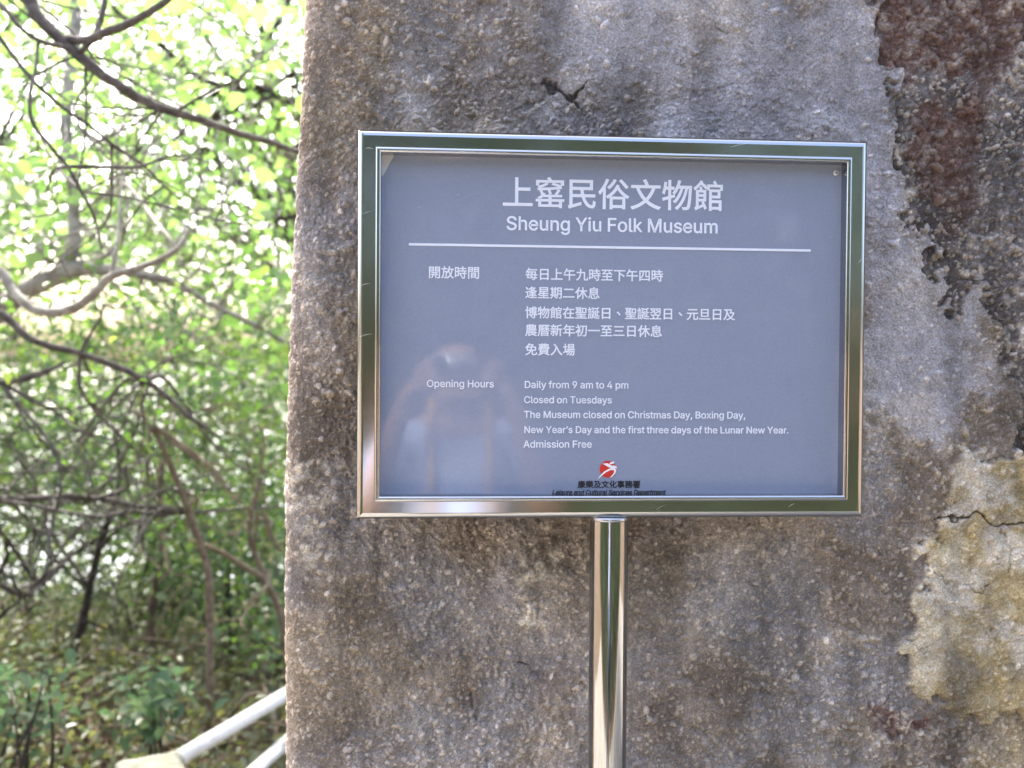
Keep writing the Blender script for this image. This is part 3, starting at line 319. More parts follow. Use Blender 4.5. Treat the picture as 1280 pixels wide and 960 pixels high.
"館": (350, [[182,200,182,-27,204,-27,204,-12,291,-12,291,-26,313,-26,313,83,204,83,204,112,300,112,300,200], [204,11,204,60,291,60,291,11], [204,179,278,179,278,134,204,134], [225,286,233,270,240,254,161,254,161,197,181,197,181,232,305,232,305,197,326,197,326,254,254,254,262,259,254,277,244,296], [120,126,120,96,58,96,58,126], [120,146,58,146,58,173,120,173], [98,60,110,37,58,15,58,75,142,75,142,193,104,193,91,230,72,223,82,193,36,193,36,26,34,17,30,9,25,4,20,1,27,-11,31,-23,50,-12,118,19,130,-13,150,-2,135,31,116,68], [84,296,70,273,51,253,31,234,9,219,20,195,37,208,55,224,71,241,86,260,118,232,144,206,159,225,132,251,98,278,104,288]]),
}
# ---------------------------------------------------------------- the old wall
WY = 0.10                                 # front face of the wall, behind the sign
def build_wall():
    ep = [(381,-160),(378,0),(374,100),(368,200),(362,350),(357,500),(354,640),(353,800),(355,960),(358,1300)]
    pts = np.array([on_y(a, b, WY) for a, b in ep]); o = np.argsort(pts[:, 2])
    ez, ex = pts[o, 2], pts[o, 0]
    fine = 0.0015
    s = list(np.arange(-0.10, 1.20, fine)); st = fine
    while s[-1] < 2.8: st *= 1.06; s.append(s[-1]+st)
    st = fine
    while s[0] > -0.75: st *= 1.1; s.insert(0, s[0]-st)
    s = np.array(s)
    z = list(np.arange(0.93, 2.08, fine)); st = fine
    while z[-1] < 4.2: st *= 1.06; z.append(z[-1]+st)  # unseen top of the wall carried higher to keep the photographer in shade
    st = fine
    while z[0] > -0.15: st *= 1.06; z.insert(0, z[0]-st)
    z = np.array(z)
    S, Z = np.meshgrid(s, z)
    rc = 0.028                               # rounded corner
    arc = rc*math.pi/2
    U = S.copy()
    th = np.clip((U)/arc, 0, 1)*math.pi/2      # 0 = side face, pi/2 = front
    side = np.minimum(U, 0); front = np.maximum(U-arc, 0)
    E0 = np.interp(Z, ez, ex)
    X = E0 + rc - rc*np.cos(th) + front
    Y = WY + rc - rc*np.sin(th) - side
    NX = -np.cos(th); NY = -np.sin(th)
    # surface parameter for textures: (U, Z); picture position of the same spot, for tracing the patches
    PX, PYx = to_px(np.stack([X, Y, Z], -1))
    PX = np.where(S < 0, 355+S*400, PX)
    ax, az = X+side*0.9, Z
    n1 = fbm(ax, az, 0.09, 11, 5); n2 = fbm(ax, az, 0.22, 23, 5); n3 = fbm(ax, az, 0.03, 37, 4); n4 = fbm(ax, az, 0.012, 51, 3)
    streak = fbm(ax, az*0.22, 0.035, 71, 4)
    wx = PX+(n1-0.5)*150+(n3-0.5)*70; wy = PYx+(fbm(ax, az, 0.09, 91, 5)-0.5)*150+(fbm(ax, az, 0.03, 95, 4)-0.5)*70
    def blob(cx, cy, rx, ry, soft=0.25):
        return 1-sstep(1-soft, 1+soft, np.hypot((wx-cx)/rx, (wy-cy)/ry))
    def poly(P, soft=14):
        P = np.array(P, float); d = np.full(wx.shape, 1e9); ins = np.zeros(wx.shape, bool)
        for k in range(len(P)):
            a, b = P[k], P[(k+1) % len(P)]; e = b-a; t = np.clip(((wx-a[0])*e[0]+(wy-a[1])*e[1])/(e@e), 0, 1)
            d = np.minimum(d, np.hypot(wx-a[0]-t*e[0], wy-a[1]-t*e[1]))
            c = ((a[1] > wy) != (b[1] > wy)) & (wx < (b[0]-a[0])*(wy-a[1])/(b[1]-a[1]+1e-9)+a[0]); ins ^= c
        sd = np.where(ins, d, -d); return sstep(-soft, soft, sd)
    # --- zones
    rubble = poly([(1090,-60),(1110,120),(1135,250),(1120,280),(1180,290),(1200,330),(1235,380),(1280,560),(1420,560),(1420,-60)], 12)
    rubble = np.maximum(rubble, poly([(1240,300),(1420,300),(1420,560),(1270,560)], 12))
    rubble = sstep(0.38, 0.62, rubble*0.8+0.1+(n3-.5)*0.9+(n4-.5)*0.5)
    rust = np.clip(poly([(1090,-40),(1105,60),(1120,118),(1170,100),(1200,180),(1230,130),(1300,40),(1420,-40)], 26)*(0.6+0.8*n2)+0.9*blob(1205,200,34,70,.5)*sstep(.35,.6,n1), 0, 1)
    cream = poly([(1165,590),(1205,572),(1280,560),(1420,575),(1420,860),(1280,868),(1215,872),(1165,845),(1128,770),(1124,690),(1140,640)], 34)
    cream = sstep(0.36, 0.58, cream*0.9+0.05+(n1-.5)*0.5+(n3-.5)*0.7+(n4-.5)*0.5)
    smooth = np.clip(poly([(560,-40),(1095,-40),(1110,120),(1125,250),(1090,340),(1000,170),(860,165),(700,175),(560,60)], 40)*sstep(0.38, 0.60, n2+0.12*(PX-700)/400), 0, 1)
    smooth = np.maximum(smooth, poly([(1085,280),(1180,290),(1215,360),(1240,480),(1180,540),(1080,520)], 22)*sstep(0.3, 0.5, n1))
    smooth = np.maximum(smooth, 0.75*poly([(480,70),(600,60),(610,140),(480,150)], 25)*sstep(0.42, 0.58, n2))
    smooth = np.maximum(smooth, 0.5*poly([(790,660),(960,660),(1010,840),(900,900),(790,900)], 40)*sstep(0.42, 0.6, n2))
    smooth = np.maximum(smooth, 0.6*blob(620,780,48,90,.4)*sstep(.35,.55,n2))
    chips = np.maximum(blob(690,742,34,50,.4), np.maximum(blob(1115,905,36,36,.4), 0.7*blob(400,660,40,60,.6)))*sstep(0.42, 0.55, n3)
    wetdark = np.clip(sstep(0.50, 0.70, streak)*(1-sstep(380, 470, PX)*0.6)*0.8, 0, 1)
    wetdark = np.maximum(wetdark, blob(560,740,70,60,.6)*0.6*sstep(.4,.6,n1))
    # --- relief
    fine_mask = 1.0
    H = (n2-0.5)*0.010+(n1-0.5)*0.006+(n3-0.5)*0.004+(n4-0.5)*0.0052*(1-0.6*smooth)+(fbm(ax, az, 0.007, 57, 2)-0.5)*0.0046*(1-0.5*smooth)
    H = H - rubble*0.008 + cream*0.007*(0.6+0.8*n1)
    # pebbles of the roughcast, stamped one by one on the finely meshed area
    PB = np.zeros_like(H); PT = np.zeros_like(H); PS = np.zeros_like(H)
    ci = np.searchsorted(s, -0.10); cj = np.searchsorted(z, 0.93)
    nfx, nfz = int(round(1.30/fine)), int(round(1.15/fine))
    prng = np.random.default_rng(5); cnt = 88000
    ii = prng.integers(6, nfx-7, cnt); jj = prng.integers(6, nfz-7, cnt); rr = np.clip(prng.lognormal(math.log(0.0013), 0.48, cnt), 0.0009, 0.0056)
    tone = prng.random(cnt); asp = prng.uniform(0.6, 1.5, cnt); rot = prng.random(cnt)*math.pi
    for k in range(cnt):
        i, j = cj+jj[k], ci+ii[k]
        den = 1-0.8*smooth[i, j]-0.65*cream[i, j]
        if tone[k]*1.0 > 1 or prng.random() > den: continue
        r = rr[k]*(1.0+0.20*rubble[i, j]+0.5*chips[i, j]); q = int(r*1.5/fine)+1
        sl = (slice(max(i-q,0), i+q+1), slice(max(j-q,0), j+q+1))
        du = S[sl]-S[i, j]; dz = Z[sl]-Z[i, j]; c, sn = math.cos(rot[k]), math.sin(rot[k])
        a = (du*c+dz*sn)*asp[k]; b = (-du*sn+dz*c)/asp[k]
        hh = np.sqrt(np.clip(1-(a*a+b*b)/(r*r), 0, 1))*r*0.80
        up = hh > PB[sl]
        PB[sl] = np.where(up, hh, PB[sl]); PT[sl] = np.where(up, tone[k], PT[sl]); PS[sl] = np.where(up, np.clip(hh/(r*0.4), 0, 1), PS[sl])
    H = H + PB
    # cracks
    CR = np.zeros_like(H)
    def crack(P, wd, dp):
        nonlocal CR
        P = np.array(P, float); d = np.full(H.shape, 1e9)
        cx = PX+(n3-0.5)*26+(n4-.5)*9; cy = PYx+(fbm(ax, az, 0.02, 133, 3)-0.5)*26
        for k in range(len(P)-1):
            a, b = P[k], P[k+1]; e = b-a; t = np.clip(((cx-a[0])*e[0]+(cy-a[1])*e[1])/(e@e), 0, 1)
            d = np.minimum(d, np.hypot(cx-a[0]-t*e[0], cy-a[1]-t*e[1]))
        CR = np.maximum(CR, (1-sstep(wd*0.2, wd*0.8, d))*dp*(1.0 if dp >= 0.9 else 0.3+0.7*sstep(0.35, 0.6, n3)))
    crack([(680,103),(712,128),(728,108)], 5.0, 1.0); crack([(712,120),(722,136)], 5, 1.0)
    crack([(470,35),(600,108),(690,105)], 2.5, 0.35); crack([(840,120),(910,112),(980,90)], 2.5, 0.4)
    crack([(1165,645),(1230,642),(1250,658),(1300,655)], 2.6, 1.0); crack([(585,870),(600,900)], 3, .7); crack([(580,760),(596,748)], 3, .7)
    crack([(650,830),(662,840),(690,835)], 3.5, .8); crack([(1085,880),(1100,895),(1112,925)], 4, .6); crack([(880,170),(900,150)], 2.5, .6); crack([(1185,690),(1250,688)], 2.0, .0)
    crk = random.Random(4)
    for _ in range(14):                      # hairline cracks wandering over the render
        x, y = crk.uniform(380, 1270), crk.uniform(0, 950); an = crk.uniform(0, 6.28); P = [(x, y)]
        for _k in range(crk.randint(3, 7)): an += crk.uniform(-.7, .7); x += math.cos(an)*crk.uniform(8, 26); y += math.sin(an)*crk.uniform(8, 26); P.append((x, y))
        crack(P, crk.uniform(1.3, 2.2), crk.uniform(.3, .6))
    crack([(680,103),(660,100),(630,110)], 1.6, .5); crack([(722,136),(735,150),(738,166)], 1.6, .5); crack([(1250,658),(1262,690),(1258,730)], 1.6, .5); crack([(1165,645),(1140,660),(1120,690)], 1.6, .5)
    H = H - CR*0.004
    # --- surface colours (linear albedo)
    def C(r, g, b): return np.array([r, g, b])
    def mixc(A, Bc, f): return A*(1-f[..., None])+Bc*f[..., None]
    col = mixc(np.broadcast_to(C(0.138,0.112,0.092), H.shape+(3,)), C(0.250,0.214,0.182), sstep(0.3, 0.7, n1))
    col = mixc(col, C(0.185,0.180,0.192), sstep(0.45, 0.68, fbm(ax, az, 0.12, 201, 5))*0.6)
    col = mixc(col, C(0.150,0.118,0.076), sstep(0.52, 0.72, fbm(ax, az, 0.10, 233, 5))*0.5)
    col = mixc(col, C(0.285,0.275,0.300), smooth*0.85)
    col = mixc(col, C(0.30,0.27,0.25), smooth*sstep(0.55, 0.75, n1)*0.7)
    col = mixc(col, C(0.085,0.070,0.058), wetdark*0.6)
    rc_ = mixc(np.broadcast_to(C(0.060,0.050,0.048), H.shape+(3,)), C(0.27,0.24,0.21), sstep(0.50, 0.66, n3*0.55+n4*0.45))
    rc_ = mixc(rc_, C(0.14,0.125,0.125), sstep(0.5, 0.7, n2)*0.6)
    col = mixc(col, rc_, rubble*0.95)
    col = mixc(col, C(0.045,0.038,0.036), rubble*sstep(0.48, 0.62, fbm(ax, az, 0.06, 911, 4))*0.75)
    col = mixc(col, C(0.082,0.043,0.033), np.clip(rust*1.2, 0, 1)*0.85*(0.55+0.45*sstep(0.62, 0.45, n4)))
    cc = mixc(np.broadcast_to(C(0.47,0.41,0.30), H.shape+(3,)), C(0.30,0.235,0.125), sstep(0.47, 0.66, fbm(ax, az, 0.11, 301, 5)+0.10*sstep(1220,1130,PX)))
    cc = mixc(cc, C(0.45,0.40,0.33), sstep(0.52, 0.68, fbm(ax, az, 0.07, 321, 5)))
    cc = mixc(cc, C(0.24,0.205,0.165), sstep(0.55, 0.72, n3)*0.45)
    cc = mixc(cc, C(0.16,0.14,0.115), sstep(0.60, 0.70, n1)*0.5)
    col = mixc(col, cc, cream)
    col = mixc(col, C(0.25,0.195,0.10), poly([(1215,880),(1420,860),(1420,1000),(1225,1000)], 20)*0.55*sstep(.4,.6,n1))
    col = mixc(col, C(0.42,0.38,0.32), chips*sstep(0.45, 0.6, n4)*0.8)
    col = mixc(col, C(0.075,0.035,0.032), blob(1105,890,28,26,.4)*0.8)
    # pebbles: pale quartz, buff and grey stones
    pale = (PT > 0.90)*PS*(1-0.85*np.clip(rust, 0, 1)); buff = ((PT > 0.62) & (PT <= 0.90))*PS*(1-0.85*np.clip(rust, 0, 1)); dk = (PT < 0.22)*PS
    col = mixc(col, C(0.40,0.36,0.32), pale*0.45); col = mixc(col, C(0.30,0.25,0.19), buff*0.4); col = mixc(col, C(0.075,0.068,0.064), dk*0.4)
    col = col*((0.72+0.56*n4)*(0.50+1.0*fbm(ax, az*0.16, 0.035, 777, 5))*(0.66+0.68*fbm(ax, az*0.6, 0.075, 797, 5))*1.74)[..., None]*np.array([1.04, 1.0, 0.95])*(0.80+0.34*sstep(0.0, 0.0016, PB))[..., None]  # last factor darkens the pits between pebbles: shade put into the colour
    col = mixc(col, C(0.03,0.024,0.02), np.clip(CR, 0, 1)*0.85)
    H = H*(0.40+0.60*sstep(0.0, 0.11, U))
    V = np.stack([X+NX*H, Y+NY*H, Z], -1)
    nz, ns = S.shape; idx = np.arange(nz*ns).reshape(nz, ns)
    F = np.stack([idx[:-1,:-1], idx[:-1,1:], idx[1:,1:], idx[1:,:-1]], -1).reshape(-1, 4)
    # closing body behind the skin
    x1, yb = float(X.max()), WY+0.75
    z0, z1 = float(z[0]), float(z[-1])
    base = nz*ns
    box = [(-0.36,WY+.04,z0),(x1,WY+.04,z0),(x1,yb,z0),(-0.36,yb,z0),(-0.36,WY+.04,z1-.01),(x1,WY+.04,z1-.01),(x1,yb,z1-.01),(-0.36,yb,z1-.01)]
    Vall = np.concatenate([V.reshape(-1,3), np.array(box)])
    Fb = np.array([(0,3,2,1),(4,5,6,7),(0,1,5,4),(1,2,6,5),(2,3,7,6),(3,0,4,7)])+base
    Fa = np.concatenate([F, Fb])
    me = bpy.data.meshes.new('wall')
    me.vertices.add(len(Vall)); me.vertices.foreach_set('co', Vall.astype(np.float32).ravel())
    me.loops.add(Fa.size); me.loops.foreach_set('vertex_index', Fa.astype(np.int32).ravel())
    me.polygons.add(len(Fa)); me.polygons.foreach_set('loop_start', (np.arange(len(Fa))*4).astype(np.int32))
    me.update(calc_edges=True)
    me.polygons.foreach_set('use_smooth', np.ones(len(Fa), bool))
    ca = me.color_attributes.new('surface', 'FLOAT_COLOR', 'POINT')
    cols = np.ones((len(Vall), 4), np.float32); cols[:base, :3] = col.reshape(-1, 3); cols[base:, :3] = 0.18
    ca.data.foreach_set('color', cols.ravel())
    m = mat('weathered_render', rough=0.88, spec=0.35); at_ = N(m, 'ShaderNodeAttribute'); at_.attribute_name = 'surface'
    v = coords(m); f = noise_node(m, v, 360, 4, 0.75)
    mx = N(m, 'ShaderNodeMix'); mx.data_type = 'RGBA'; mx.blend_type = 'MULTIPLY'; mx.inputs[0].default_value = 1.0
    L(m, at_.outputs['Color'], mx.inputs[6]); L(m, ramp(m, f, [(0.3,(0.5,0.5,0.5)),(0.7,(1.5,1.5,1.5))]), mx.inputs[7])
    L(m, mx.outputs[2], m.node_tree.nodes['Principled BSDF'].inputs['Base Color'])
    vo = N(m, 'ShaderNodeTexVoronoi'); vo.inputs['Scale'].default_value = 230; L(m, v, vo.inputs['Vector'])
    ad = N(m, 'ShaderNodeMath'); ad.operation = 'SUBTRACT'; L(m, noise_node(m, v, 600, 3, 0.7), ad.inputs[0]); L(m, vo.outputs['Distance'], ad.inputs[1])
    bump(m, ad.outputs[0], 0.75, 0.0017)
    me.materials.append(m)
    return tag(link(bpy.data.objects.new('weathered_wall', me)), 'weathered grey roughcast stone wall with peeling plaster behind the sign', 'wall')
build_wall()
# ---------------------------------------------------------------- the sign
SZ = 1.55
PY = 0.0150                                 # plane of the printed panel (frame face is y = 0)
sign = empty('museum_sign', (0, 0.012, 0.0), 'grey museum opening hours board in polished steel frame on a round post', 'sign')
M_steel = mat('polished_steel', (0.46,0.465,0.465), 0.07, 1.0)
_v = coords(M_steel); _f = noise_node(M_steel, _v, 9, 6, 0.7)
_rr = N(M_steel, 'ShaderNodeMapRange'); L(M_steel, _f, _rr.inputs[0]); _rr.inputs[3].default_value = 0.03; _rr.inputs[4].default_value = 0.20
L(M_steel, _rr.outputs[0], M_steel.node_tree.nodes['Principled BSDF'].inputs['Roughness'])
bump(M_steel, noise_node(M_steel, coords(M_steel), 14, 3, 0.5), 0.05, 0.003)
M_panel = mat('grey_lavender_panel', (0.2,0.21,0.27), 0.13, 0.0, 0.42)
_v = coords(M_panel); _f = noise_node(M_panel, _v, 700, 2, 0.6)
L(M_panel, ramp(M_panel, _f, [(0.3,(0.25,0.276,0.36)),(0.7,(0.285,0.312,0.405))]), M_panel.node_tree.nodes['Principled BSDF'].inputs['Base Color'])
_rr = N(M_panel, 'ShaderNodeMapRange'); L(M_panel, noise_node(M_panel, coords(M_panel), 8, 5, 0.7), _rr.inputs[0]); _rr.inputs[3].default_value = 0.02; _rr.inputs[4].default_value = 0.07
L(M_panel, _rr.outputs[0], M_panel.node_tree.nodes['Principled BSDF'].inputs['Roughness'])
M_ink = mat('white_vinyl', (0.80,0.81,0.88), 0.45)
M_black = mat('black_print', (0.012,0.012,0.018), 0.4)
M_red = mat('red_print', (0.62,0.035,0.02), 0.4)
M_white = mat('white_print', (0.85,0.82,0.83), 0.4)
W2, H2 = 0.320, 0.23859
def frame_mesh():
    # profile: u = distance inward from the outer edge, v = depth (y)
    prof = [(0.0,0.032),(0.0,0.0085)]
    for k in range(1, 7):
        a = k/7*math.pi/2; prof.append((0.0078*(1-math.cos(a)), 0.0078*(1-math.sin(a))+0.0003))
    prof += [(0.0080,0.0),(0.0216,0.0)]
    for k in range(0, 11):
        a = math.pi-k/10*math.pi; prof.append((0.0252+0.0036*math.cos(a), -0.0036*math.sin(a)-0.0002))
    prof += [(0.0289,0.002),(0.0289,0.0300)]
    n = len(prof); mb = MB(); seg = [(0,1),(1,8),(8,9),(9,len(prof)-3),(len(prof)-3,len(prof)-1)]
    for c in range(4):                        # four mitred bars; every flat and every rounded strip keeps its own normals
        d = (c+1) % 4; sg = ((-1,1),(1,1),(1,-1),(-1,-1))
        for lo, hi in seg:
            v = []; f = []
            for u, y in prof[lo:hi+1]:
                for q in (c, d): v.append((sg[q][0]*(W2-u), y, SZ+sg[q][1]*(H2-u)))
            for i in range(hi-lo): f.append((i*2, i*2+1, i*2+3, i*2+2))
            mb.add(v, f)
    # back plate
    mb.add([(-W2+.001,0.0315,SZ+H2-.001),(W2-.001,0.0315,SZ+H2-.001),(W2-.001,0.0315,SZ-H2+.001),(-W2+.001,0.0315,SZ-H2+.001)], [(0,1,2,3)])
    return mb
fo = frame_mesh().build('frame', M_steel, sign, smooth=True)
fo.data.set_sharp_from_angle(angle=R(40))
pb = MB(); pb.box((0, PY+0.003, SZ), (2*(W2-0.0285), 0.006, 2*(H2-0.0285))); panel = pb.build('panel', M_panel, sign, smooth=False)

def area2(P): return float(np.sum(P[:, 0]*np.roll(P[:, 1], -1)-np.roll(P[:, 0], -1)*P[:, 1]))
def fatten(P, b):
    """move a closed outline sideways by b so that the ink grows (outer contours out, holes in)"""
    e = np.roll(P, -1, 0)-P; e /= np.linalg.norm(e, axis=1)[:, None]+1e-9
    nr = np.stack([e[:, 1], -e[:, 0]], -1); pv = np.roll(nr, 1, 0); m = nr+pv; ln = np.linalg.norm(m, axis=1); m /= ln[:, None]+1e-9
    k = np.clip(1/np.maximum(ln/2, 0.6), 1, 1.6)
    return P+m*(k*b)[:, None]
def inside(p, P):
    x, y = P[:, 0], P[:, 1]; x2, y2 = np.roll(x, -1), np.roll(y, -1); c = (y > p[1]) != (y2 > p[1])
    return int(np.sum(c & (p[0] < (x2-x)*(p[1]-y)/(y2-y+1e-12)+x))) % 2 == 1
def lettering(name, parent, m, runs, depth, bold=0.0, slant=0.0, label=None):
    """runs: list of (text, x0, x1, zbase, cjk) ; cut vinyl characters standing just proud of the panel"""
    from mathutils.geometry import delaunay_2d_cdt
    mb = MB(); lift = 0
    for (text, x0, x1, zb, cjk) in runs:
        tot = sum(GLYPHS[c][0] if c != ' ' else 165 for c in text)
        s = (x1-x0)/tot if cjk else (x1-x0)/(tot-30)
        x = x0 if cjk else x0-s*25
        for c in text:
            if c == ' ': x += 165*s; continue
            adv, e = GLYPHS[c]; dx, dy = (110, 100) if c == '、' else (0, 0)
            cs = [np.array(pl, float).reshape(-1, 2) for pl in e]
            big = max(cs, key=lambda P: abs(area2(P))); sg = 1 if area2(big) > 0 else -1
            if sg < 0: cs = [P[::-1] for P in cs]
            outs = [P for P in cs if area2(P) > 0]; holes = [P for P in cs if area2(P) < 0]
            own = {k: [] for k in range(len(outs))}
            for h in holes:
                cand = [k for k in range(len(outs)) if inside(h[0], outs[k])]
                if cand: own[min(cand, key=lambda k: area2(outs[k]))].append(h)
            for k, P in enumerate(outs):
                loops = []
                for Q in [P]+own[k]:
                    F = fatten(Q, bold/s)
                    if area2(F)*area2(Q) <= 0: continue
                    loops.append(np.stack([x+(F[:, 0]+dx)*s+slant*F[:, 1]*s, (F[:, 1]+dy)*s+zb], -1))
                al = np.concatenate(loops); lift = (lift+1) % 3; yf = PY-depth-lift*2e-5; n = len(al)
                u = (al-np.array([x, zb]))/s; seg = []; o = 0
                for Q in loops: seg += [(o+i, o+(i+1) % len(Q)) for i in range(len(Q))]; o += len(Q)
                dv, _, df, *_r = delaunay_2d_cdt([Vector(q) for q in u], seg, [], 0, 0.05)
                dv = np.array([(q[0], q[1]) for q in dv]); ul = []; o = 0
                for Q in loops: ul.append(u[o:o+len(Q)]); o += len(Q)
                tri = [t for t in df if inside(dv[list(t)].mean(0), ul[0]) and not any(inside(dv[list(t)].mean(0), h) for h in ul[1:])]
                fv = np.stack([dv[:, 0]*s+x, np.full(len(dv), yf), dv[:, 1]*s+zb], -1); mb.add(fv, tri)
                v = np.concatenate([np.stack([al[:, 0], np.full(n, yf), al[:, 1]], -1), np.stack([al[:, 0], np.full(n, PY-1e-5), al[:, 1]], -1)])
                f = []
                o = 0
                for Q in loops:
                    q = len(Q)
                    for i in range(q):
                        j = (i+1) % q; f.append((o+j, o+i, o+i+n, o+j+n))
                    o += q
                mb.add(v, f)
            x += adv*s
    ob = mb.build(name, m, parent, smooth=False)
    if label: ob['label'] = label
    return ob
def px_run(text, l, r, y, cjk, centre=False):
    a = on_y(l[0], l[1], PY); b = on_y(r[0], r[1], PY); z = (a[2]+b[2])/2
    if cjk: s = (b[0]-a[0])/(350*len(text)); z -= 123*s
    return (text, a[0], b[0], z, cjk)
def T(text, l, yl, r, yr, cjk): return px_run(text, (l, yl), (r, yr), 0, cjk)
D = 0.0007
lettering('chinese_title', panel, M_ink, [T('上窰民俗文物館', 627, 240.5, 905.5, 247, True)], D, 0.0005)
lettering('english_title', panel, M_ink, [T('Sheung Yiu Folk Museum', 633, 287.6, 898, 291.2, False)], D, 0.00035)
a = on_y(511, 304.5, PY); b = on_y(1013, 314, PY); zc = (a[2]+b[2])/2
db = MB(); db.box(((a[0]+b[0])/2, PY-0.0004, zc), (b[0]-a[0], 0.0008, 0.0030)); db.build('divider_line', M_ink, panel, smooth=False)
lettering('chinese_heading', panel, M_ink, [T('開放時間', 535, 340.5, 600, 341.5, True)], D, 0.00024)
lettering('chinese_lettering', panel, M_ink, [
    T('每日上午九時至下午四時', 656.5, 343, 829, 345, True), T('逢星期二休息', 656, 366, 750, 367, True),
    T('博物館在聖誕日、聖誕翌日、元旦日及', 656, 391, 919, 393.5, True), T('農曆新年初一至三日休息', 656, 413, 828, 414.5, True), T('免費入場', 656, 437, 719, 437.5, True)], D, 0.00024)
lettering('english_heading', panel, M_ink, [T('Opening Hours', 533.5, 483.6, 617.5, 484.2, False)], D, 0.00016)
lettering('english_lettering', panel, M_ink, [
    T('Daily from 9 am to 4 pm', 655.5, 485, 786, 485.6, False), T('Closed on Tuesdays', 655, 503.8, 765, 504.2, False),
    T('The Museum closed on Christmas Day, Boxing Day,', 655, 522.3, 932, 523.2, False),
    T('New Year’s Day and the first three days of the Lunar New Year.', 655, 541, 986, 542, False), T('Admission Free', 654.5, 559.3, 740, 559.6, False)], D, 0.00016)
lettering('chinese_caption', panel, M_black, [T('康樂及文化事務署', 722, 605.5, 800.5, 605.8, True)], 0.0004, 0.0002)
lettering('english_caption', panel, M_black, [T('Leisure and Cultural Services Department', 690, 617.6, 831.5, 618, False)], 0.0004, 0.0002, 0.22)
# emblem: red disc with a white running ribbon figure
ec = on_y(760, 586.5, PY); er = 0.0106
def flat(name, outline, y0, th, m, parent):
    bm = bmesh.new(); vs = [bm.verts.new((ec[0]+x*er, y0, ec[2]+z*er)) for x, z in outline]
    f = bm.faces.new(vs); r = bmesh.ops.extrude_face_region(bm, geom=[f]); 
    bmesh.ops.translate(bm, verts=[g for g in r['geom'] if isinstance(g, bmesh.types.BMVert)], vec=(0, -th, 0))
    bmesh.ops.recalc_face_normals(bm, faces=bm.faces)
    me = bpy.data.meshes.new(name); bm.to_mesh(me); bm.free(); me.materials.append(m); return link(bpy.data.objects.new(name, me), parent)
emb = flat('emblem', [(math.cos(t), math.sin(t)) for t in np.linspace(0, 2*math.pi, 48, endpoint=False)], PY-0.0001, 0.0005, M_red, panel)
for nm, ol in (('emblem_ribbon', [(0.72,-0.10),(0.30,-0.08),(-0.25,-0.35),(-0.75,-0.75),(-1.30,-1.28),(-0.95,-0.75),(-0.45,-0.25),(0.1,0.05),(0.5,0.16),(0.85,0.1),(0.98,-0.15),(0.85,-0.5),(0.45,-0.92),(0.2,-0.98),(0.5,-0.7),(0.72,-0.4)]),
               ('emblem_ribbon', [(-0.7,0.66),(-0.1,0.72),(0.25,0.55),(0.45,0.42),(0.75,0.45),(1.0,0.32),(1.08,0.1),(0.7,0.12),(0.3,0.14),(-0.05,0.3),(-0.4,0.52)]),
               ('emblem_ribbon', [(0.10,0.62),(0.30,0.85),(0.62,0.93),(0.80,0.85),(0.62,0.66),(0.32,0.60)])):
    flat(nm, ol, PY-0.0005, 0.0004, M_white, panel)
# fixings and wear
p = on_y(1045, 216, PY); M_screw = mat('screw_steel', (0.55,0.55,0.58), 0.25, 0.8)
sb = MB(); sb.tube([(p[0],PY,p[2]),(p[0],PY-0.0012,p[2]),(p[0],PY-0.0022,p[2]),(p[0],PY-0.0026,p[2])], [0.0044,0.0043,0.0034,0.0012], 16, smooth=False); sb.build('screw', M_screw, panel)
M_torn = mat('bare_sheet', (0.62,0.61,0.61), 0.55)
tri = [on_y(x, y, PY-0.0004) for x, y in ((466,182),(496,182),(491.5,197),(487,204),(480.5,217),(476,223),(466,228))]
tb = MB(); tb.add(tri, [tuple(range(len(tri)-1, -1, -1))]); tb.build('torn_corner', M_torn, panel, smooth=False)
M_chip = mat('scuffed_print', (0.36,0.36,0.42), 0.6)
for (x0,y0,x1,y1,wd) in ((571,243,574,244,.0022),(520,260,527,258,.0009),(580,246,597,241,.0005),(787,303,791,300,.0008),(1035,299,1041,294,.0007),(582,193,588,192,.0008),(796,558,800,558,.0008),(1051,431,1055,427,.0008),(502,517,506,511,.0006)):
    a = on_y(x0,y0,PY-0.0003); b = on_y(x1,y1,PY-0.0003); d = (b-a); d /= np.linalg.norm(d); nrm = np.array([-d[2],0,d[0]])*wd/2
    m_ = (a+b)/2; cb = MB(); cb.add([a-nrm*.2, m_-nrm, b-nrm*.2, b+nrm*.3, m_+nrm, a+nrm*.3], [(0,1,2,3,4,5)]); cb.build('scuff_mark', M_chip, panel, smooth=False)
M_scr = mat('scratched_steel', (0.62,0.62,0.60), 0.35, 0.7)
for (x0,y0,x1,y1,wd) in ((912,184,933,180,.0009),(452,268,465,264,.0008),(451,357,463,354,.0010),(455,185,468,186,.0010),(690,172,712,171,.0006),(1073,330,1079,322,.0008),(820,637,832,631,.0007),(985,634,994,629,.0006),(449,421,466,417,.0009)):
    a = on_y(x0,y0,-0.0004); b = on_y(x1,y1,-0.0004); d = (b-a); d /= np.linalg.norm(d); nrm = np.array([-d[2],0,d[0]])*wd/2
    m_ = (a+b)/2+nrm*1.5; cb = MB(); cb.add([a, m_-nrm, b, m_+nrm], [(0,1,2,3)]); cb.build('scratch', M_scr, fo, smooth=False)
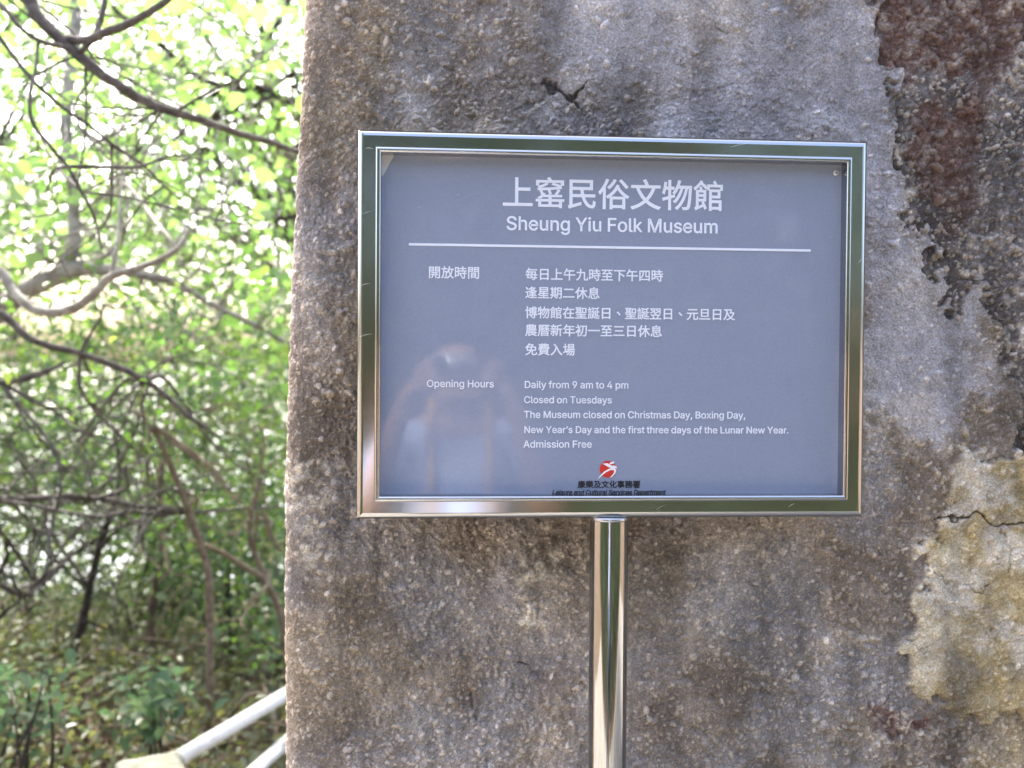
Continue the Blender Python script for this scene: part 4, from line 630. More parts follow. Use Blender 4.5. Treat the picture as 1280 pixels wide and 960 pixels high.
# post
pt = on_y(764.5, 655, 0.0); pbm = on_y(762, 955, 0.0)
post = MB(); pxx = on_y(764, 800, -0.004)[0]; pyc = 0.019; pr = 0.0243
ang = np.linspace(0, 2*math.pi, 64, endpoint=False)
post.tube([(pxx,pyc,0.0),(pxx,pyc,0.6),(pxx,pyc,SZ-H2-0.0030)], pr, 64, smooth=False)
M_post = mat('post_steel', (0.41,0.41,0.40), 0.06, 1.0); bump(M_post, noise_node(M_post, coords(M_post, (1,1,0.05)), 60, 3, 0.5), 0.06, 0.002)
po = post.build('post', M_post, sign); po.data.set_sharp_from_angle(angle=R(40))
wl = MB(); wl.tube([(pxx,pyc,SZ-H2-0.0040),(pxx,pyc,SZ-H2-0.0026),(pxx,pyc,SZ-H2-0.0010),(pxx,pyc,SZ-H2+0.0004)], [pr+0.0001,pr+0.0003,pr+0.0004,pr+0.0001], 48, smooth=False); wl.build('weld_bead', M_screw, sign)
fl = MB(); fl.tube([(pxx,pyc,0.012),(pxx,pyc,0.024),(pxx,pyc,0.026)], [0.07,0.07,0.067], 40, smooth=False); fo2 = fl.build('base_flange', M_steel, sign); fo2.data.set_sharp_from_angle(angle=R(40))
# ---------------------------------------------------------------- vegetation
LT_V = np.array([(0,0,0),(0.38,0.16,0.10),(0.50,0.46,0.12),(0,1.0,-0.06),(-0.50,0.46,0.12),(-0.38,0.16,0.10),(0,0.5,0.0)], float)
LT_F = np.array([(0,1,2,6),(6,2,3,4),(0,6,4,5)])
def leaf_arrays(P, size, aspect, upbias, droop=0.3):
    n = len(P)
    nrm = rng.normal(0, 1, (n, 3)); nrm[:, 2] = np.abs(nrm[:, 2])+upbias; nrm /= np.linalg.norm(nrm, axis=1)[:, None]
    ax = rng.normal(0, 1, (n, 3)); ax[:, 2] -= droop; ax -= (ax*nrm).sum(1)[:, None]*nrm; ax /= np.linalg.norm(ax, axis=1)[:, None]
    sd = np.cross(ax, nrm); sz = size*rng.uniform(0.55, 1.25, n); asp = aspect*rng.uniform(0.8, 1.2, n)
    V = P[:, None, :] + sz[:, None, None]*(LT_V[None, :, 0, None]*asp[:, None, None]*sd[:, None, :] + LT_V[None, :, 1, None]*ax[:, None, :] + LT_V[None, :, 2, None]*nrm[:, None, :])
    return V.reshape(-1, 3)
def add_leaves(mb, P, size, aspect=0.6, upbias=0.6, mi=0):
    if len(P) == 0: return
    V = leaf_arrays(np.asarray(P), size, aspect, upbias); n = len(P)
    mb.add_quads(V, (LT_F[None]+(np.arange(n)*7)[:, None, None]).reshape(-1, 4), mi)
def clusters(cent, per, rad):
    return np.concatenate([c + rng.normal(0, 1, (max(1, int(per*rng.uniform(0.5, 1.5))), 3))*rad*np.array([1, 1, 0.75]) for c in cent])
def twigs(mb, cent, nodes, r0=0.005, r1=0.0018, mi=1, maxlen=None):
    """grow thin branchlets outwards: each leaf cluster hangs on the nearest wood already there"""
    nodes = [np.array(p) for p in nodes]; base = np.array(nodes)
    order = np.argsort([np.min(np.linalg.norm(base-c, axis=1)) for c in cent])
    have = np.array(nodes)
    for k in order:
        c = cent[k]; d = np.linalg.norm(have-c, axis=1); j = int(np.argmin(d + 0.15*(have[:, 2] > c[2]+0.2))); a = have[j]
        ln = d[j]
        if ln < 0.03: continue
        m1 = a*0.66+c*0.34+rng.normal(0, 0.10, 3)*ln; m2 = a*0.33+c*0.67+rng.normal(0, 0.10, 3)*ln+np.array([0, 0, 0.05*ln])
        mb.tube([a, m1, m2, c], [r0, r0*0.8, r0*0.5, r1], 5, mi, sub=3, wob=0.15, caps=False)
        have = np.vstack([have, m1, m2, c])
def limb_nodes(limbs):
    out = []
    for P, rad in limbs:
        P = np.asarray(P, float)
        for i in range(len(P)-1):
            for t in np.linspace(0, 1, 5)[:-1]: out.append(P[i]*(1-t)+P[i+1]*t)
        out.append(P[-1])
    return np.array(out)
def tree(name, label, cat, limbs, cent, per, rad, size, leafm, bark, group=None, aspect=0.6, upbias=0.6, tw=(0.005, 0.0018), wood='trunk', green='crown', nside=10, wob=0.08):
    base = np.array(limbs[0][0][0]); 
    root = empty(name, tuple(base), label, cat, group)
    mb = MB()
    for P, rr in limbs: mb.tube(P, rr, nside, 0, sub=5, wob=wob)
    mb.build(wood, bark, root)
    cb = MB()
    if len(cent):
        twigs(cb, cent, limb_nodes(limbs), tw[0], tw[1])
        add_leaves(cb, clusters(cent, per, rad), size, aspect, upbias)
        cb.build(green, [leafm, bark], root)
    return root
def vol(x0, x1, y0, y1, d0, d1, n):
    """n points spread evenly through a frustum-shaped piece of the wood"""
    d = (rng.uniform(d0**2, d1**2, n))**0.5; px = rng.uniform(x0, x1, n); py = rng.uniform(y0, y1, n)
    return np.array([at(a, b, c) for a, b, c in zip(px, py, d)])
def gnd(px, py_any, depth, sink=0.05):
    p = at(px, py_any, depth); return np.array([p[0], p[1], float(Zt(p[0], p[1]))-sink])
def tr(lst, bow=None):
    return [at(*q) for q in lst]

def tangle(starts, n, x0, x1, y0, y1, d0, d1, r=0.005):
    out = []
    for _ in range(n):
        a = starts[rng.integers(len(starts))]; px = rng.uniform(x0, x1); py = rng.uniform(y0, y1); d = rng.uniform(d0, d1); e = at(px, py, d)
        ln = np.linalg.norm(e-a); m1 = a*.68+e*.32+rng.normal(0, .09, 3)*ln; m2 = a*.33+e*.67+rng.normal(0, .09, 3)*ln; q = r*rng.uniform(.6, 1.5)
        out.append(([a, m1, m2, e], [q*1.3, q, q*.75, q*.3]))
        for _k in range(3):
            b = [m1, m2, m2][_k]; t = b+(e-a)*rng.uniform(.15, .4)+rng.normal(0, .16, 3)*ln; out.append(([b, (b+t)/2+rng.normal(0, .05, 3)*ln, t], [q*.6, q*.4, q*.2]))
    return out
# --- 1 grey spreading tree: limb sweeping across the top of the gap
g = gnd(-330, 480, 2.9)
limbs = [([g, at(-325,300,2.9), at(-300,0,2.85), at(-250,-260,2.8), at(-200,-420,2.8)], [0.085,0.075,0.065,0.05,0.03]),
 ([at(-296,-20,2.85), at(-200,-90,2.75), at(-60,-70,2.7), at(25,-10,2.62), at(50,24,2.6), at(90,62,2.6), at(130,95,2.6), at(165,117,2.62), at(205,136,2.65), at(250,150,2.7), at(300,167,2.76), at(345,180,2.82), at(420,205,2.95), at(500,215,3.1)],
  [0.045,0.036,0.026,0.018,0.0165,0.0155,0.0145,0.013,0.0115,0.0105,0.0095,0.008,0.006,0.004]),
 ([at(84,48,2.6), at(110,50,2.58), at(128,42,2.56), at(160,30,2.54), at(192,12,2.52), at(225,-15,2.5), at(260,-70,2.5)], [0.011,0.0115,0.0115,0.0105,0.0095,0.008,0.006]),
 ([at(100,66,2.59), at(118,46,2.57), at(127,20,2.58), at(131,-10,2.6), at(128,-60,2.62)], [0.007,0.0085,0.008,0.007,0.006]),
 ([at(-120,-80,2.7), at(-30,-20,2.62), at(5,10,2.55), at(25,34,2.54), at(50,51,2.55), at(80,59,2.58)], [0.010,0.008,0.006,0.0058,0.006,0.007]),
 ([at(-60,-70,2.7), at(-20,20,2.5), at(3,52,2.5), at(38,97,2.5), at(78,134,2.52), at(105,152,2.55), at(140,180,2.58), at(178,206,2.62), at(205,232,2.66), at(235,258,2.7)], [0.008,0.006,0.0052,0.005,0.005,0.0046,0.004,0.0036,0.003,0.002]),
 ([at(48,50,2.56), at(44,90,2.5), at(38,118,2.46), at(40,152,2.45), at(62,182,2.45), at(84,208,2.46), at(102,240,2.48), at(118,272,2.5), at(127,312,2.52)], [0.0042,0.0042,0.0046,0.0048,0.0048,0.0045,0.004,0.0036,0.0025]),
 ([at(107,80,2.6), at(108,140,2.62), at(105,180,2.64), at(98,230,2.66)], [0.0035,0.0032,0.003,0.002]),
 ([at(225,137,2.66), at(245,124,2.62), at(275,108,2.6), at(300,98,2.58)], [0.004,0.0036,0.003,0.002]),
 ([at(178,206,2.62), at(200,201,2.6), at(250,198,2.6)], [0.0026,0.0022,0.0015]),
 ([at(205,232,2.66), at(180,252,2.64), at(160,280,2.62), at(150,310,2.62)], [0.003,0.0026,0.002,0.0015])]
limbs += tangle([at(-60,-70,2.7), at(38,97,2.5), at(140,180,2.58), at(205,136,2.65), at(84,208,2.46), at(300,167,2.76), at(102,240,2.48)], 16, -20, 380, 0, 360, 2.5, 3.1, .0028)
cent = np.concatenate([vol(-60, 470, -120, 330, 2.45, 3.3, 34), vol(-400, -60, -400, 100, 2.3, 3.6, 60), vol(100,380,-60,140,2.5,3.3,14)])
tree('spreading_tree', 'grey barked tree whose long bare limb sweeps over the gap to the wall', 'tree', limbs, cent, 5, 0.07, 0.062, M_leaf_lime, M_bark_grey, aspect=0.72, upbias=0.3, tw=(0.0035, 0.0012))

# --- 2 pale lichened tree forking at the left edge
g = gnd(-330, 480, 4.2)
limbs = [([g, at(-300,640,4.2), at(-180,520,4.1), at(-60,430,4.0), at(0,388,3.95), at(40,360,3.95), at(85,338,3.95), at(112,334,3.96)], [0.10,0.09,0.075,0.06,0.046,0.038,0.036,0.03]),
 ([at(80,340,3.95), at(90,310,3.97), at(93,270,4.0), at(88,210,4.05), at(82,150,4.1), at(88,90,4.15), at(95,30,4.2), at(90,-40,4.25), at(100,-200,4.4)], [0.034,0.026,0.024,0.023,0.023,0.024,0.023,0.02,0.015]),
 ([at(105,334,3.96), at(150,339,3.9), at(190,345,3.86), at(222,355,3.85), at(250,372,3.86), at(280,388,3.9), at(312,403,3.95), at(350,424,4.0), at(420,470,4.1)], [0.026,0.02,0.016,0.0135,0.012,0.0115,0.011,0.01,0.006]),
 ([at(-140,300,3.3), at(-60,310,3.2), at(0,340,3.1), at(14,360,3.08), at(36,382,3.05), at(66,391,3.02), at(98,382,3.0), at(122,362,2.98), at(138,346,2.98), at(180,333,2.98), at(222,311,2.98), at(235,285,3.0)], [0.03,0.024,0.017,0.0155,0.015,0.0145,0.014,0.0125,0.0115,0.010,0.009,0.004]),
 ([at(-180,520,4.1), at(-160,400,3.7), at(-140,300,3.3)], [0.06,0.045,0.03]),
 ([at(138,346,2.98), at(144,318,3.0), at(148,290,3.05), at(150,250,3.1), at(155,200,3.2)], [0.007,0.006,0.005,0.004,0.002]),
 ([at(225,356,3.85), at(245,340,3.8), at(262,310,3.8), at(272,280,3.8)], [0.006,0.005,0.004,0.002])]
limbs += tangle([at(85,338,3.95), at(93,270,4.0), at(82,150,4.1), at(190,345,3.86), at(280,388,3.9), at(222,311,2.98), at(0,388,3.95)], 26, -30, 380, -20, 440, 3.4, 4.5, .0042)
cent = np.concatenate([vol(-60, 420, -120, 300, 3.6, 4.8, 75), vol(-420, -60, -300, 330, 3.5, 5.0, 70), vol(200,440,330,470,3.7,4.6,22)])
tree('pale_barked_tree', 'pale lichen barked tree forking low at the left edge', 'tree', limbs, cent, 12, 0.10, 0.062, M_leaf_lime, M_bark_pale, aspect=0.66, upbias=0.35, tw=(0.005, 0.0018))

# --- 3 tree off to the left sending a long slanting branch down
g = gnd(-300, 480, 3.3)
limbs = [([g, at(-290,500,3.3), at(-260,300,3.3), at(-250,100,3.4), at(-240,-150,3.5)], [0.07,0.06,0.05,0.04,0.02]),
 ([at(-272,380,3.3), at(-120,372,3.25), at(-40,380,3.2), at(5,395,3.2), at(30,418,3.2), at(60,432,3.2), at(100,441,3.22), at(140,456,3.25), at(180,474,3.28), at(205,493,3.3), at(232,517,3.34), at(256,534,3.38), at(276,548,3.42)], [0.03,0.02,0.015,0.0125,0.012,0.012,0.0115,0.011,0.0105,0.0095,0.0085,0.007,0.004]),
 ([at(-280,480,3.3), at(-100,470,3.5), at(0,478,3.6), at(50,468,3.62), at(82,452,3.65)], [0.022,0.016,0.013,0.012,0.006]),
 ([at(100,441,3.22), at(112,420,3.2), at(125,398,3.18), at(130,380,3.18)], [0.005,0.0045,0.004,0.002]),
 ([at(180,474,3.28), at(200,455,3.3), at(240,440,3.35), at(270,430,3.4)], [0.004,0.0035,0.003,0.0015]),
 ([at(-285,560,3.3), at(-120,600,3.6), at(0,624,3.8), at(60,622,3.85), at(120,623,3.9), at(170,632,3.95), at(230,640,4.0), at(300,636,4.05), at(352,634,4.1)], [0.026,0.02,0.015,0.013,0.012,0.010,0.008,0.006,0.004])]
limbs += tangle([at(100,441,3.22), at(180,474,3.28), at(0,624,3.8), at(120,623,3.9), at(0,478,3.6), at(230,640,4.0), at(-120,600,3.6)], 34, -30, 370, 420, 780, 3.3, 4.6, .0045)
cent = np.concatenate([vol(-40, 380, 330, 560, 3.1, 3.9, 26), vol(-420, -40, -100, 520, 2.9, 4.0, 60)])
tree('leaning_branch_tree', 'grey branched tree with one long twiggy bough slanting down past mid height', 'tree', limbs, cent, 7, 0.09, 0.045, M_leaf_mid, M_bark_grey, aspect=0.55, tw=(0.0035, 0.0012))

# --- 4 twisted dark branches in the upper right of the gap
g = gnd(430, 480, 5.2)
limbs = [([g, at(440,500,5.2), at(430,250,5.1), at(415,120,5.0), at(400,-60,5.0), at(380,-260,5.1)], [0.08,0.07,0.06,0.05,0.035,0.02]),
 ([at(425,160,5.05), at(385,134,4.9), at(358,124,4.8), at(330,112,4.75), at(300,97,4.7), at(262,91,4.7), at(235,93,4.7), at(205,100,4.7)], [0.026,0.020,0.018,0.014,0.0115,0.010,0.008,0.004]),
 ([at(430,110,5.05), at(372,92,4.85), at(345,106,4.8), at(310,112,4.78), at(280,108,4.78), at(250,98,4.78), at(225,80,4.78), at(200,55,4.78), at(175,34,4.78), at(150,18,4.8), at(120,-20,4.85)], [0.018,0.012,0.012,0.012,0.012,0.013,0.014,0.0145,0.014,0.013,0.011]),
 ([at(358,124,4.8), at(335,120,4.75), at(310,140,4.72), at(290,155,4.7)], [0.009,0.008,0.006,0.003]),
 ([at(405,-10,5.0), at(372,-20,4.9), at(352,20,4.85), at(335,50,4.82), at(325,75,4.82)], [0.016,0.013,0.014,0.013,0.009]),
 ([at(300,97,4.7), at(270,115,4.66), at(235,132,4.64), at(218,138,4.64)], [0.007,0.007,0.006,0.003]),
 ([at(425,190,5.05), at(370,110,4.6), at(340,120,4.5), at(310,140,4.5), at(280,158,4.5)], [0.012,0.009,0.008,0.006,0.003]),
 ([at(430,250,5.1), at(345,275,4.9), at(300,270,4.8), at(270,275,4.8)], [0.012,0.010,0.008,0.004])]
limbs += tangle([at(385,134,4.9), at(300,97,4.7), at(345,275,4.9), at(372,92,4.85), at(280,108,4.78), at(330,112,4.75)], 22, 120, 380, -10, 420, 4.4, 5.4, .005)
cent = np.concatenate([vol(170, 440, -120, 330, 4.6, 6.2, 85), vol(400, 700, -300, 200, 4.6, 6.2, 40)])
tree('twisted_tree', 'tree with dark twisted branches high beside the wall edge', 'tree', limbs, cent, 14, 0.13, 0.062, M_leaf_lime, M_bark_dark, aspect=0.66, upbias=0.35, tw=(0.005, 0.0018))

# --- 5-8 leafy trees further down the slope, filling the upper part
def back_tree(px, depth, top_py, spread, n, leafm, bark, label, name='broadleaf_tree', lean=0.0, y0=-160, y1=380, per=20, size=0.075, rad=0.2, dd=1.2, r=0.07, cx=None):
    cx = px if cx is None else cx; k = (cx-px)/150.0
    g = gnd(px, 480, depth); t1 = at(px+k*8, 560, depth); t2 = at(px+k*20, 330, depth); t3 = at(px+k*45, 80, depth+.2); t4 = at(px+k*70, top_py, depth+.3)
    limbs = [([g, t1, t2, t3, t4], [r, r*.85, r*.66, r*.42, r*.15])]
    for k in range(9):
        t = rng.uniform(0.25, 0.95); a = t1*(1-t)+t3*t; sp = spread*0.9
        e = at(cx+rng.uniform(-sp, sp), rng.uniform(y0, y1), depth+rng.uniform(-dd, dd)); m = a*0.5+e*0.5+rng.normal(0, .12, 3)+np.array([0, 0, .12])
        limbs.append(([a, m, e], [r*.34, r*.22, r*.07]))
    c = vol(cx-spread, cx+spread, y0, y1, depth-dd, depth+dd, int(n*1.6))
    return tree(name, label, 'tree', limbs, c, per, rad, size, leafm, bark, 'leafy trees down the slope', 0.62, 0.4, (0.007, 0.002))
back_tree(-90, 7.0, -250, 190, 120, M_leaf_lime, M_bark_grey, 'broadleaf tree with bright lime foliage filling the upper left corner', cx=60, y1=330)
back_tree(430, 7.6, -250, 190, 125, M_leaf_lime, M_bark_tan, 'bright leaved tree directly left of the top wall edge', cx=285, y1=400)
back_tree(405, 9.2, -150, 230, 110, M_leaf_mid, M_bark_grey, 'green tree standing deeper down the slope behind the pale barked tree', y1=360, size=0.085, rad=0.28, dd=1.4, r=.1, cx=170)
back_tree(-160, 8.5, -250, 190, 100, M_leaf_mid, M_bark_grey, 'green tree past the far left edge of the gap', y1=420)
back_tree(520, 9.0, -250, 170, 70, M_leaf_mid, M_bark_grey, 'green tree hidden behind the wall, its crown overtopping it', y1=420)

# --- saplings and understorey of the middle band
def sapling(name, label, trunk, n, box, per, rad, size, leafm, bark, extra=(), group='saplings in the understorey', aspect=0.5):
    limbs = [trunk]+list(extra)+tangle(trunk[0][2:-1], 7, box[0], box[1], 560, 800, box[4]-.3, box[5], .005)
    return tree(name, label, 'sapling', limbs, vol(*box, n), per, rad, size, leafm, bark, group, aspect, 0.5, (0.004, 0.0014), 'trunk', 'crown', 8)
g = gnd(86, 850, 4.6, 0.02)
sapling('dark_sapling', 'thin dark stemmed sapling leaning right, in the lower left', ([g, at(92,815,4.6), at(104,775,4.6), at(112,735,4.6), at(122,690,4.6), at(134,655,4.6), at(150,600,4.6), at(140,520,4.6)], [0.024,0.023,0.021,0.019,0.017,0.015,0.011,0.005]), 60, (-20,260,430,660,4.2,5.3), 12, 0.11, 0.042, M_leaf_dark, M_bark_dark,
  [([at(122,690,4.6), at(150,660,4.5), at(190,642,4.5), at(235,600,4.5)], [0.011,0.009,0.007,0.003]), ([at(112,735,4.6), at(80,690,4.7), at(40,640,4.8), at(-20,600,4.9)], [0.010,0.008,0.006,0.003]), ([at(140,640,4.6), at(175,655,4.5), at(178,690,4.5)], [0.009,0.008,0.004])])
g = gnd(182, 830, 4.9, 0.02)
sapling('pale_sapling', 'straight pale tan stemmed sapling near the middle of the gap', ([g, at(187,800,4.9), at(190,760,4.9), at(197,715,4.9), at(204,665,4.9), at(200,600,4.9), at(215,500,4.9)], [0.024,0.024,0.022,0.021,0.019,0.014,0.005]), 60, (90,360,430,640,4.6,5.8), 12, 0.12, 0.045, M_leaf_mid, M_bark_tan,
  [([at(204,665,4.9), at(230,640,4.9), at(270,600,4.9)], [0.011,0.009,0.003])])
g = gnd(262, 800, 4.0, 0.02)
sapling('bent_sapling', 'slender bare tan sapling arching left above the pale sapling', ([g, at(262,740,4.0), at(252,685,4.0), at(240,650,3.98), at(226,612,3.95), at(208,570,3.92), at(188,530,3.9), at(163,512,3.9)], [0.016,0.0155,0.0150,0.0145,0.0135,0.012,0.0105,0.005]), 16, (150,330,500,640,3.8,4.4), 10, 0.09, 0.04, M_leaf_dark, M_bark_tan,
  [([at(190,532,3.9), at(200,500,3.92), at(215,470,3.95)], [0.006,0.005,0.002])])
g = gnd(372, 800, 4.3, 0.02)
sapling('forked_sapling', 'pale forked sapling with crossing stems against the lower wall edge', ([g, at(352,775,4.3), at(335,730,4.3), at(318,690,4.3), at(312,650,4.3), at(325,600,4.3), at(330,540,4.3)], [0.016,0.016,0.014,0.013,0.012,0.010,0.004]), 46, (240,430,420,680,4.0,5.0), 12, 0.11, 0.042, M_leaf_dark, M_bark_tan,
  [([at(348,760,4.3), at(330,725,4.25), at(300,705,4.2), at(265,685,4.2), at(235,675,4.2)], [0.014,0.013,0.012,0.010,0.005]), ([at(352,690,4.2), at(335,660,4.2), at(325,625,4.2)], [0.010,0.009,0.004])])
g = gnd(-70, 820, 4.3, 0.02)
sapling('leaning_sapling', 'dark thin sapling tilted over the bright water at the left edge', ([g, at(-40,770,4.3), at(-10,730,4.3), at(30,745,4.3), at(48,728,4.3), at(95,690,4.35), at(150,655,4.4)], [0.02,0.018,0.013,0.011,0.010,0.008,0.003]), 26, (-120,70,480,660,4.0,5.2), 11, 0.11, 0.042, M_leaf_dark, M_bark_dark,
  [([at(-10,730,4.3), at(10,690,4.3), at(-5,655,4.3), at(-20,600,4.3)], [0.011,0.010,0.009,0.003]), ([at(2,665,4.3), at(20,690,4.3), at(42,725,4.3), at(60,750,4.3)], [0.010,0.010,0.008,0.003])])

# --- shrubs
def shrub(name, label, px, py, depth, wpx, hpx, n, per, rad, size, leafm, bark=None, group='shrubs on the slope', aspect=0.55, dd=0.5, up=0.6):
    g = gnd(px, py, depth, 0.03); bark = bark or M_bark_dark
    limbs = []
    for k in range(6):
        e = at(px+rng.uniform(-.8, .8)*wpx, py-rng.uniform(.2, .9)*hpx, depth+rng.uniform(-dd, dd)); e[2] = max(e[2], g[2]+.1)
        m = g*0.5+e*0.5+rng.normal(0, .05, 3); limbs.append(([g+rng.normal(0, .015, 3)*np.array([1,1,0]), m, e], [0.009, 0.006, 0.002]))
    c = vol(px-wpx, px+wpx, py-hpx, py+hpx*0.1, depth-dd, depth+dd, n)
    zz = Zt(c[:, 0], c[:, 1]); c[:, 2] = np.maximum(c[:, 2], zz+0.05)
    return tree(name, label, 'shrub', limbs, c, per, rad, size, leafm, bark, group, aspect, up, (0.003, 0.001), 'stem', 'foliage', 6)
shrub('dark_shrub', 'dark small leaved shrub massed at mid height in the left gap', 40, 640, 6.2, 130, 250, 150, 20, 0.13, 0.045, M_leaf_dark)
shrub('dark_shrub', 'dark green shrub massed behind the bent sapling', 215, 650, 6.6, 120, 250, 150, 20, 0.14, 0.045, M_leaf_dark)
shrub('dark_shrub', 'deep green shrub against the wall edge at mid height', 345, 670, 5.8, 90, 240, 120, 20, 0.13, 0.045, M_leaf_mid)
shrub('low_shrub', 'low teal leaved shrub right of the pale sapling', 285, 770, 5.2, 75, 110, 60, 12, 0.09, 0.05, M_leaf_teal)
shrub('low_shrub', 'olive low shrub left of the dark sapling', 30, 830, 5.0, 90, 70, 50, 13, 0.09, 0.04, M_leaf_olive)
shrub('bright_shrub', 'yellow green shrub just above the white handrail', 325, 815, 4.6, 55, 65, 40, 12, 0.07, 0.04, M_leaf_mid)
shrub('broadleaf_plant', 'small bluish green broadleaf plant in front of the leaf litter', 190, 905, 3.5, 30, 60, 20, 7, 0.05, 0.055, M_leaf_teal, aspect=0.62, dd=0.12)
shrub('broadleaf_plant', 'bluish green plant at the bottom left corner', 22, 900, 3.2, 50, 70, 24, 8, 0.06, 0.05, M_leaf_teal, aspect=0.5, dd=0.2)
shrub('olive_shrub', 'straggly olive shrub between the two lower saplings', 140, 830, 5.4, 70, 80, 44, 12, 0.10, 0.04, M_leaf_olive)
shrub('far_shrub', 'olive green shrub farther down between the sapling stems', 160, 760, 7.6, 170, 110, 110, 18, 0.16, 0.05, M_leaf_olive)

shrub('tangled_shrub', 'tangled green shrub filling the slope beneath the bright water at the left edge', 10, 770, 5.6, 120, 150, 90, 16, 0.12, 0.045, M_leaf_dark)
shrub('tangled_shrub', 'tangled green shrub between the dark sapling and the pale sapling', 150, 760, 5.3, 80, 140, 80, 16, 0.11, 0.042, M_leaf_dark)
shrub('tangled_shrub', 'tangled green shrub under the forked sapling by the wall edge', 290, 740, 5.0, 80, 150, 80, 16, 0.11, 0.045, M_leaf_mid)
# --- undergrowth and leaf litter: too many to count
def ground_pts(x0, x1, d0, d1, n):
    d = rng.uniform(d0, d1, n); px = rng.uniform(x0, x1, n); P = np.array([at(a, 480, c) for a, c in zip(px, d)]); P[:, 2] = Zt(P[:, 0], P[:, 1]); return P
P = ground_pts(-300, 700, 2.6, 11, 9000); keep = (P[:, 1] > 1.0); P = P[keep]; P[:, 2] += 0.006+rng.random(len(P))*0.02
mb = MB(); add_leaves(mb, P, 0.07, 0.5, 3.0); tag(mb.build('leaf_litter', M_litter), 'brown dead leaves scattered over the forest floor', None, kind='stuff')
P = ground_pts(-300, 650, 3.2, 9.5, 3200); P = P[P[:, 1] > 1.2]; nz = fbm(P[:, 0], P[:, 1], 0.7, 401); P = P[nz > 0.40]
mb = MB()
C_ = clusters(P+np.array([0, 0, 0.14]), 12, 0.10); C_[:, 2] = np.maximum(C_[:, 2], Zt(C_[:, 0], C_[:, 1])+0.02); add_leaves(mb, C_, 0.042, 0.5, 0.8)
for p in P[:900]:
    q = p+np.array([rng.normal(0, .08), rng.normal(0, .08), rng.uniform(.15, .4)]); mb.tube([p-np.array([0,0,.02]), (p+q)/2+rng.normal(0, .02, 3), q], [0.003, 0.0025, 0.001], 4, 1, sub=2, caps=False)
tag(mb.build('undergrowth', [M_leaf_olive, M_bark_tan]), 'low weedy green undergrowth covering the slope', None, kind='stuff')
# fallen dead sticks
mb = MB()
for k in range(150):
    p = ground_pts(-80, 420, 3.4, 7.5, 1)[0]; a = rng.uniform(0, 2*math.pi); ln = rng.uniform(.2, .8); up = rng.uniform(.02, .35)
    d = np.array([math.cos(a), math.sin(a), 0])*ln; mb.tube([p+np.array([0,0,.02]), p+d*.5+np.array([0,0,up*.8])+rng.normal(0,.03,3), p+d+np.array([0,0,up])], [rng.uniform(.006,.014), .007, .003], 5, 0, sub=3, wob=.1)
tag(mb.build('stick_debris', M_bark_tan), 'fallen grey tan sticks tangled on the slope', None, kind='stuff')

# --- the wood behind the path (seen mirrored in the steel and the panel)
def round_tree(x, y, h, cr, n, leafm, bark, label, low=0.7, r=0.12):
    g = np.array([x, y, float(Zt(x, y))-.05]); top = g+np.array([rng.normal(0, .2), rng.normal(0, .2), h])
    limbs = [([g, g*0.6+top*0.4+rng.normal(0, .08, 3), top], [r, r*.75, r*.25])]
    for k in range(9):
        t = rng.uniform(.2, .9); a = g*(1-t)+top*t; d = rng.normal(0, 1, 3); d[2] = abs(d[2])*.5; d /= np.linalg.norm(d); limbs.append(([a, a+d*cr*.45+np.array([0,0,.1]), a+d*cr*.9], [.035, .022, .006]))
    d = rng.normal(0, 1, (n, 3)); d /= np.linalg.norm(d, axis=1)[:, None]; d *= (rng.random(n)**(1/2.2))[:, None]
    c = g+np.array([0, 0, low+(h+.6-low)/2])+d*np.array([cr, cr, (h+.6-low)/2])
    return tree('hillside_tree', label, 'tree', limbs, c, 16, 0.24, 0.115, leafm, bark, 'trees mirrored in the steel frame', 0.62, 0.5, (0.008, 0.003))
for (x, y, h, cr, n, lm, lb) in ((-3.8,-5.4,4.2,1.9,200,M_leaf_hill,'leafy green tree behind the photographer, seen only mirrored at the frame left side'),
    (-1.3,-6.6,4.8,2.0,230,M_leaf_hill,'tall dark tree behind the photographer, mirrored in the top of the frame'),
    (1.5,-6.0,4.3,1.9,210,M_leaf_hill,'green tree mirrored in the middle of the frame top'),
    (4.3,-5.2,4.2,1.9,200,M_leaf_hill,'dark tree mirrored in the right side of the frame'),
    (0.4,-9.0,5.6,2.6,260,M_leaf_hill,'dark tree farther back, mirrored above the photographer'),
    (-6.0,-6.5,6.5,2.8,240,M_leaf_hill,'dark tree up the hillside behind the path to the left'),
    (7.0,-6.0,6.5,2.8,240,M_leaf_hill,'green tree up the hillside behind the path to the right')):
    round_tree(x, y, h, cr, n, lm, M_bark_dark, lb)
def mass(n, x0, x1, y0, y1, h0, h1, sc_, th=0.42):
    P = np.stack([rng.uniform(x0, x1, n), rng.uniform(y0, y1, n), np.zeros(n)], -1); u = rng.random(n); z = Zt(P[:, 0], P[:, 1])
    top = h0+(h1-h0)*fbm(P[:, 0], P[:, 1]*0.6, 3.0, 611); P[:, 2] = z+u*top
    k = fbm(P[:, 0]+P[:, 2]*1.7, P[:, 1]*.5+P[:, 2]*.8, sc_, 641, 3); return P[k > th]
mb = MB(); add_leaves(mb, mass(44000, -16, 16, -19, -9.0, 3.2, 7.5, 1.3, 0.34), .24, .6, .5)
tag(mb.build('hillside_wood', M_leaf_hill), 'dense dark wood on the hillside behind the path', None, kind='stuff')
P = mass(70000, -16, 7, 9.0, 17, 3.2, 7.0, 1.0, 0.33)
qx, qy = to_px(P); gap = ((np.hypot((qx-40)/130, (qy-690)/65) < 1) | (np.hypot((qx-120)/90, (qy-378)/34) < 1)) & (rng.random(len(P)) < .6); P = P[~gap]
mb = MB(); add_leaves(mb, P, .17, .6, .5)
tag(mb.build('slope_wood', M_leaf_dark), 'green wood growing farther down the slope towards the water', None, kind='stuff')
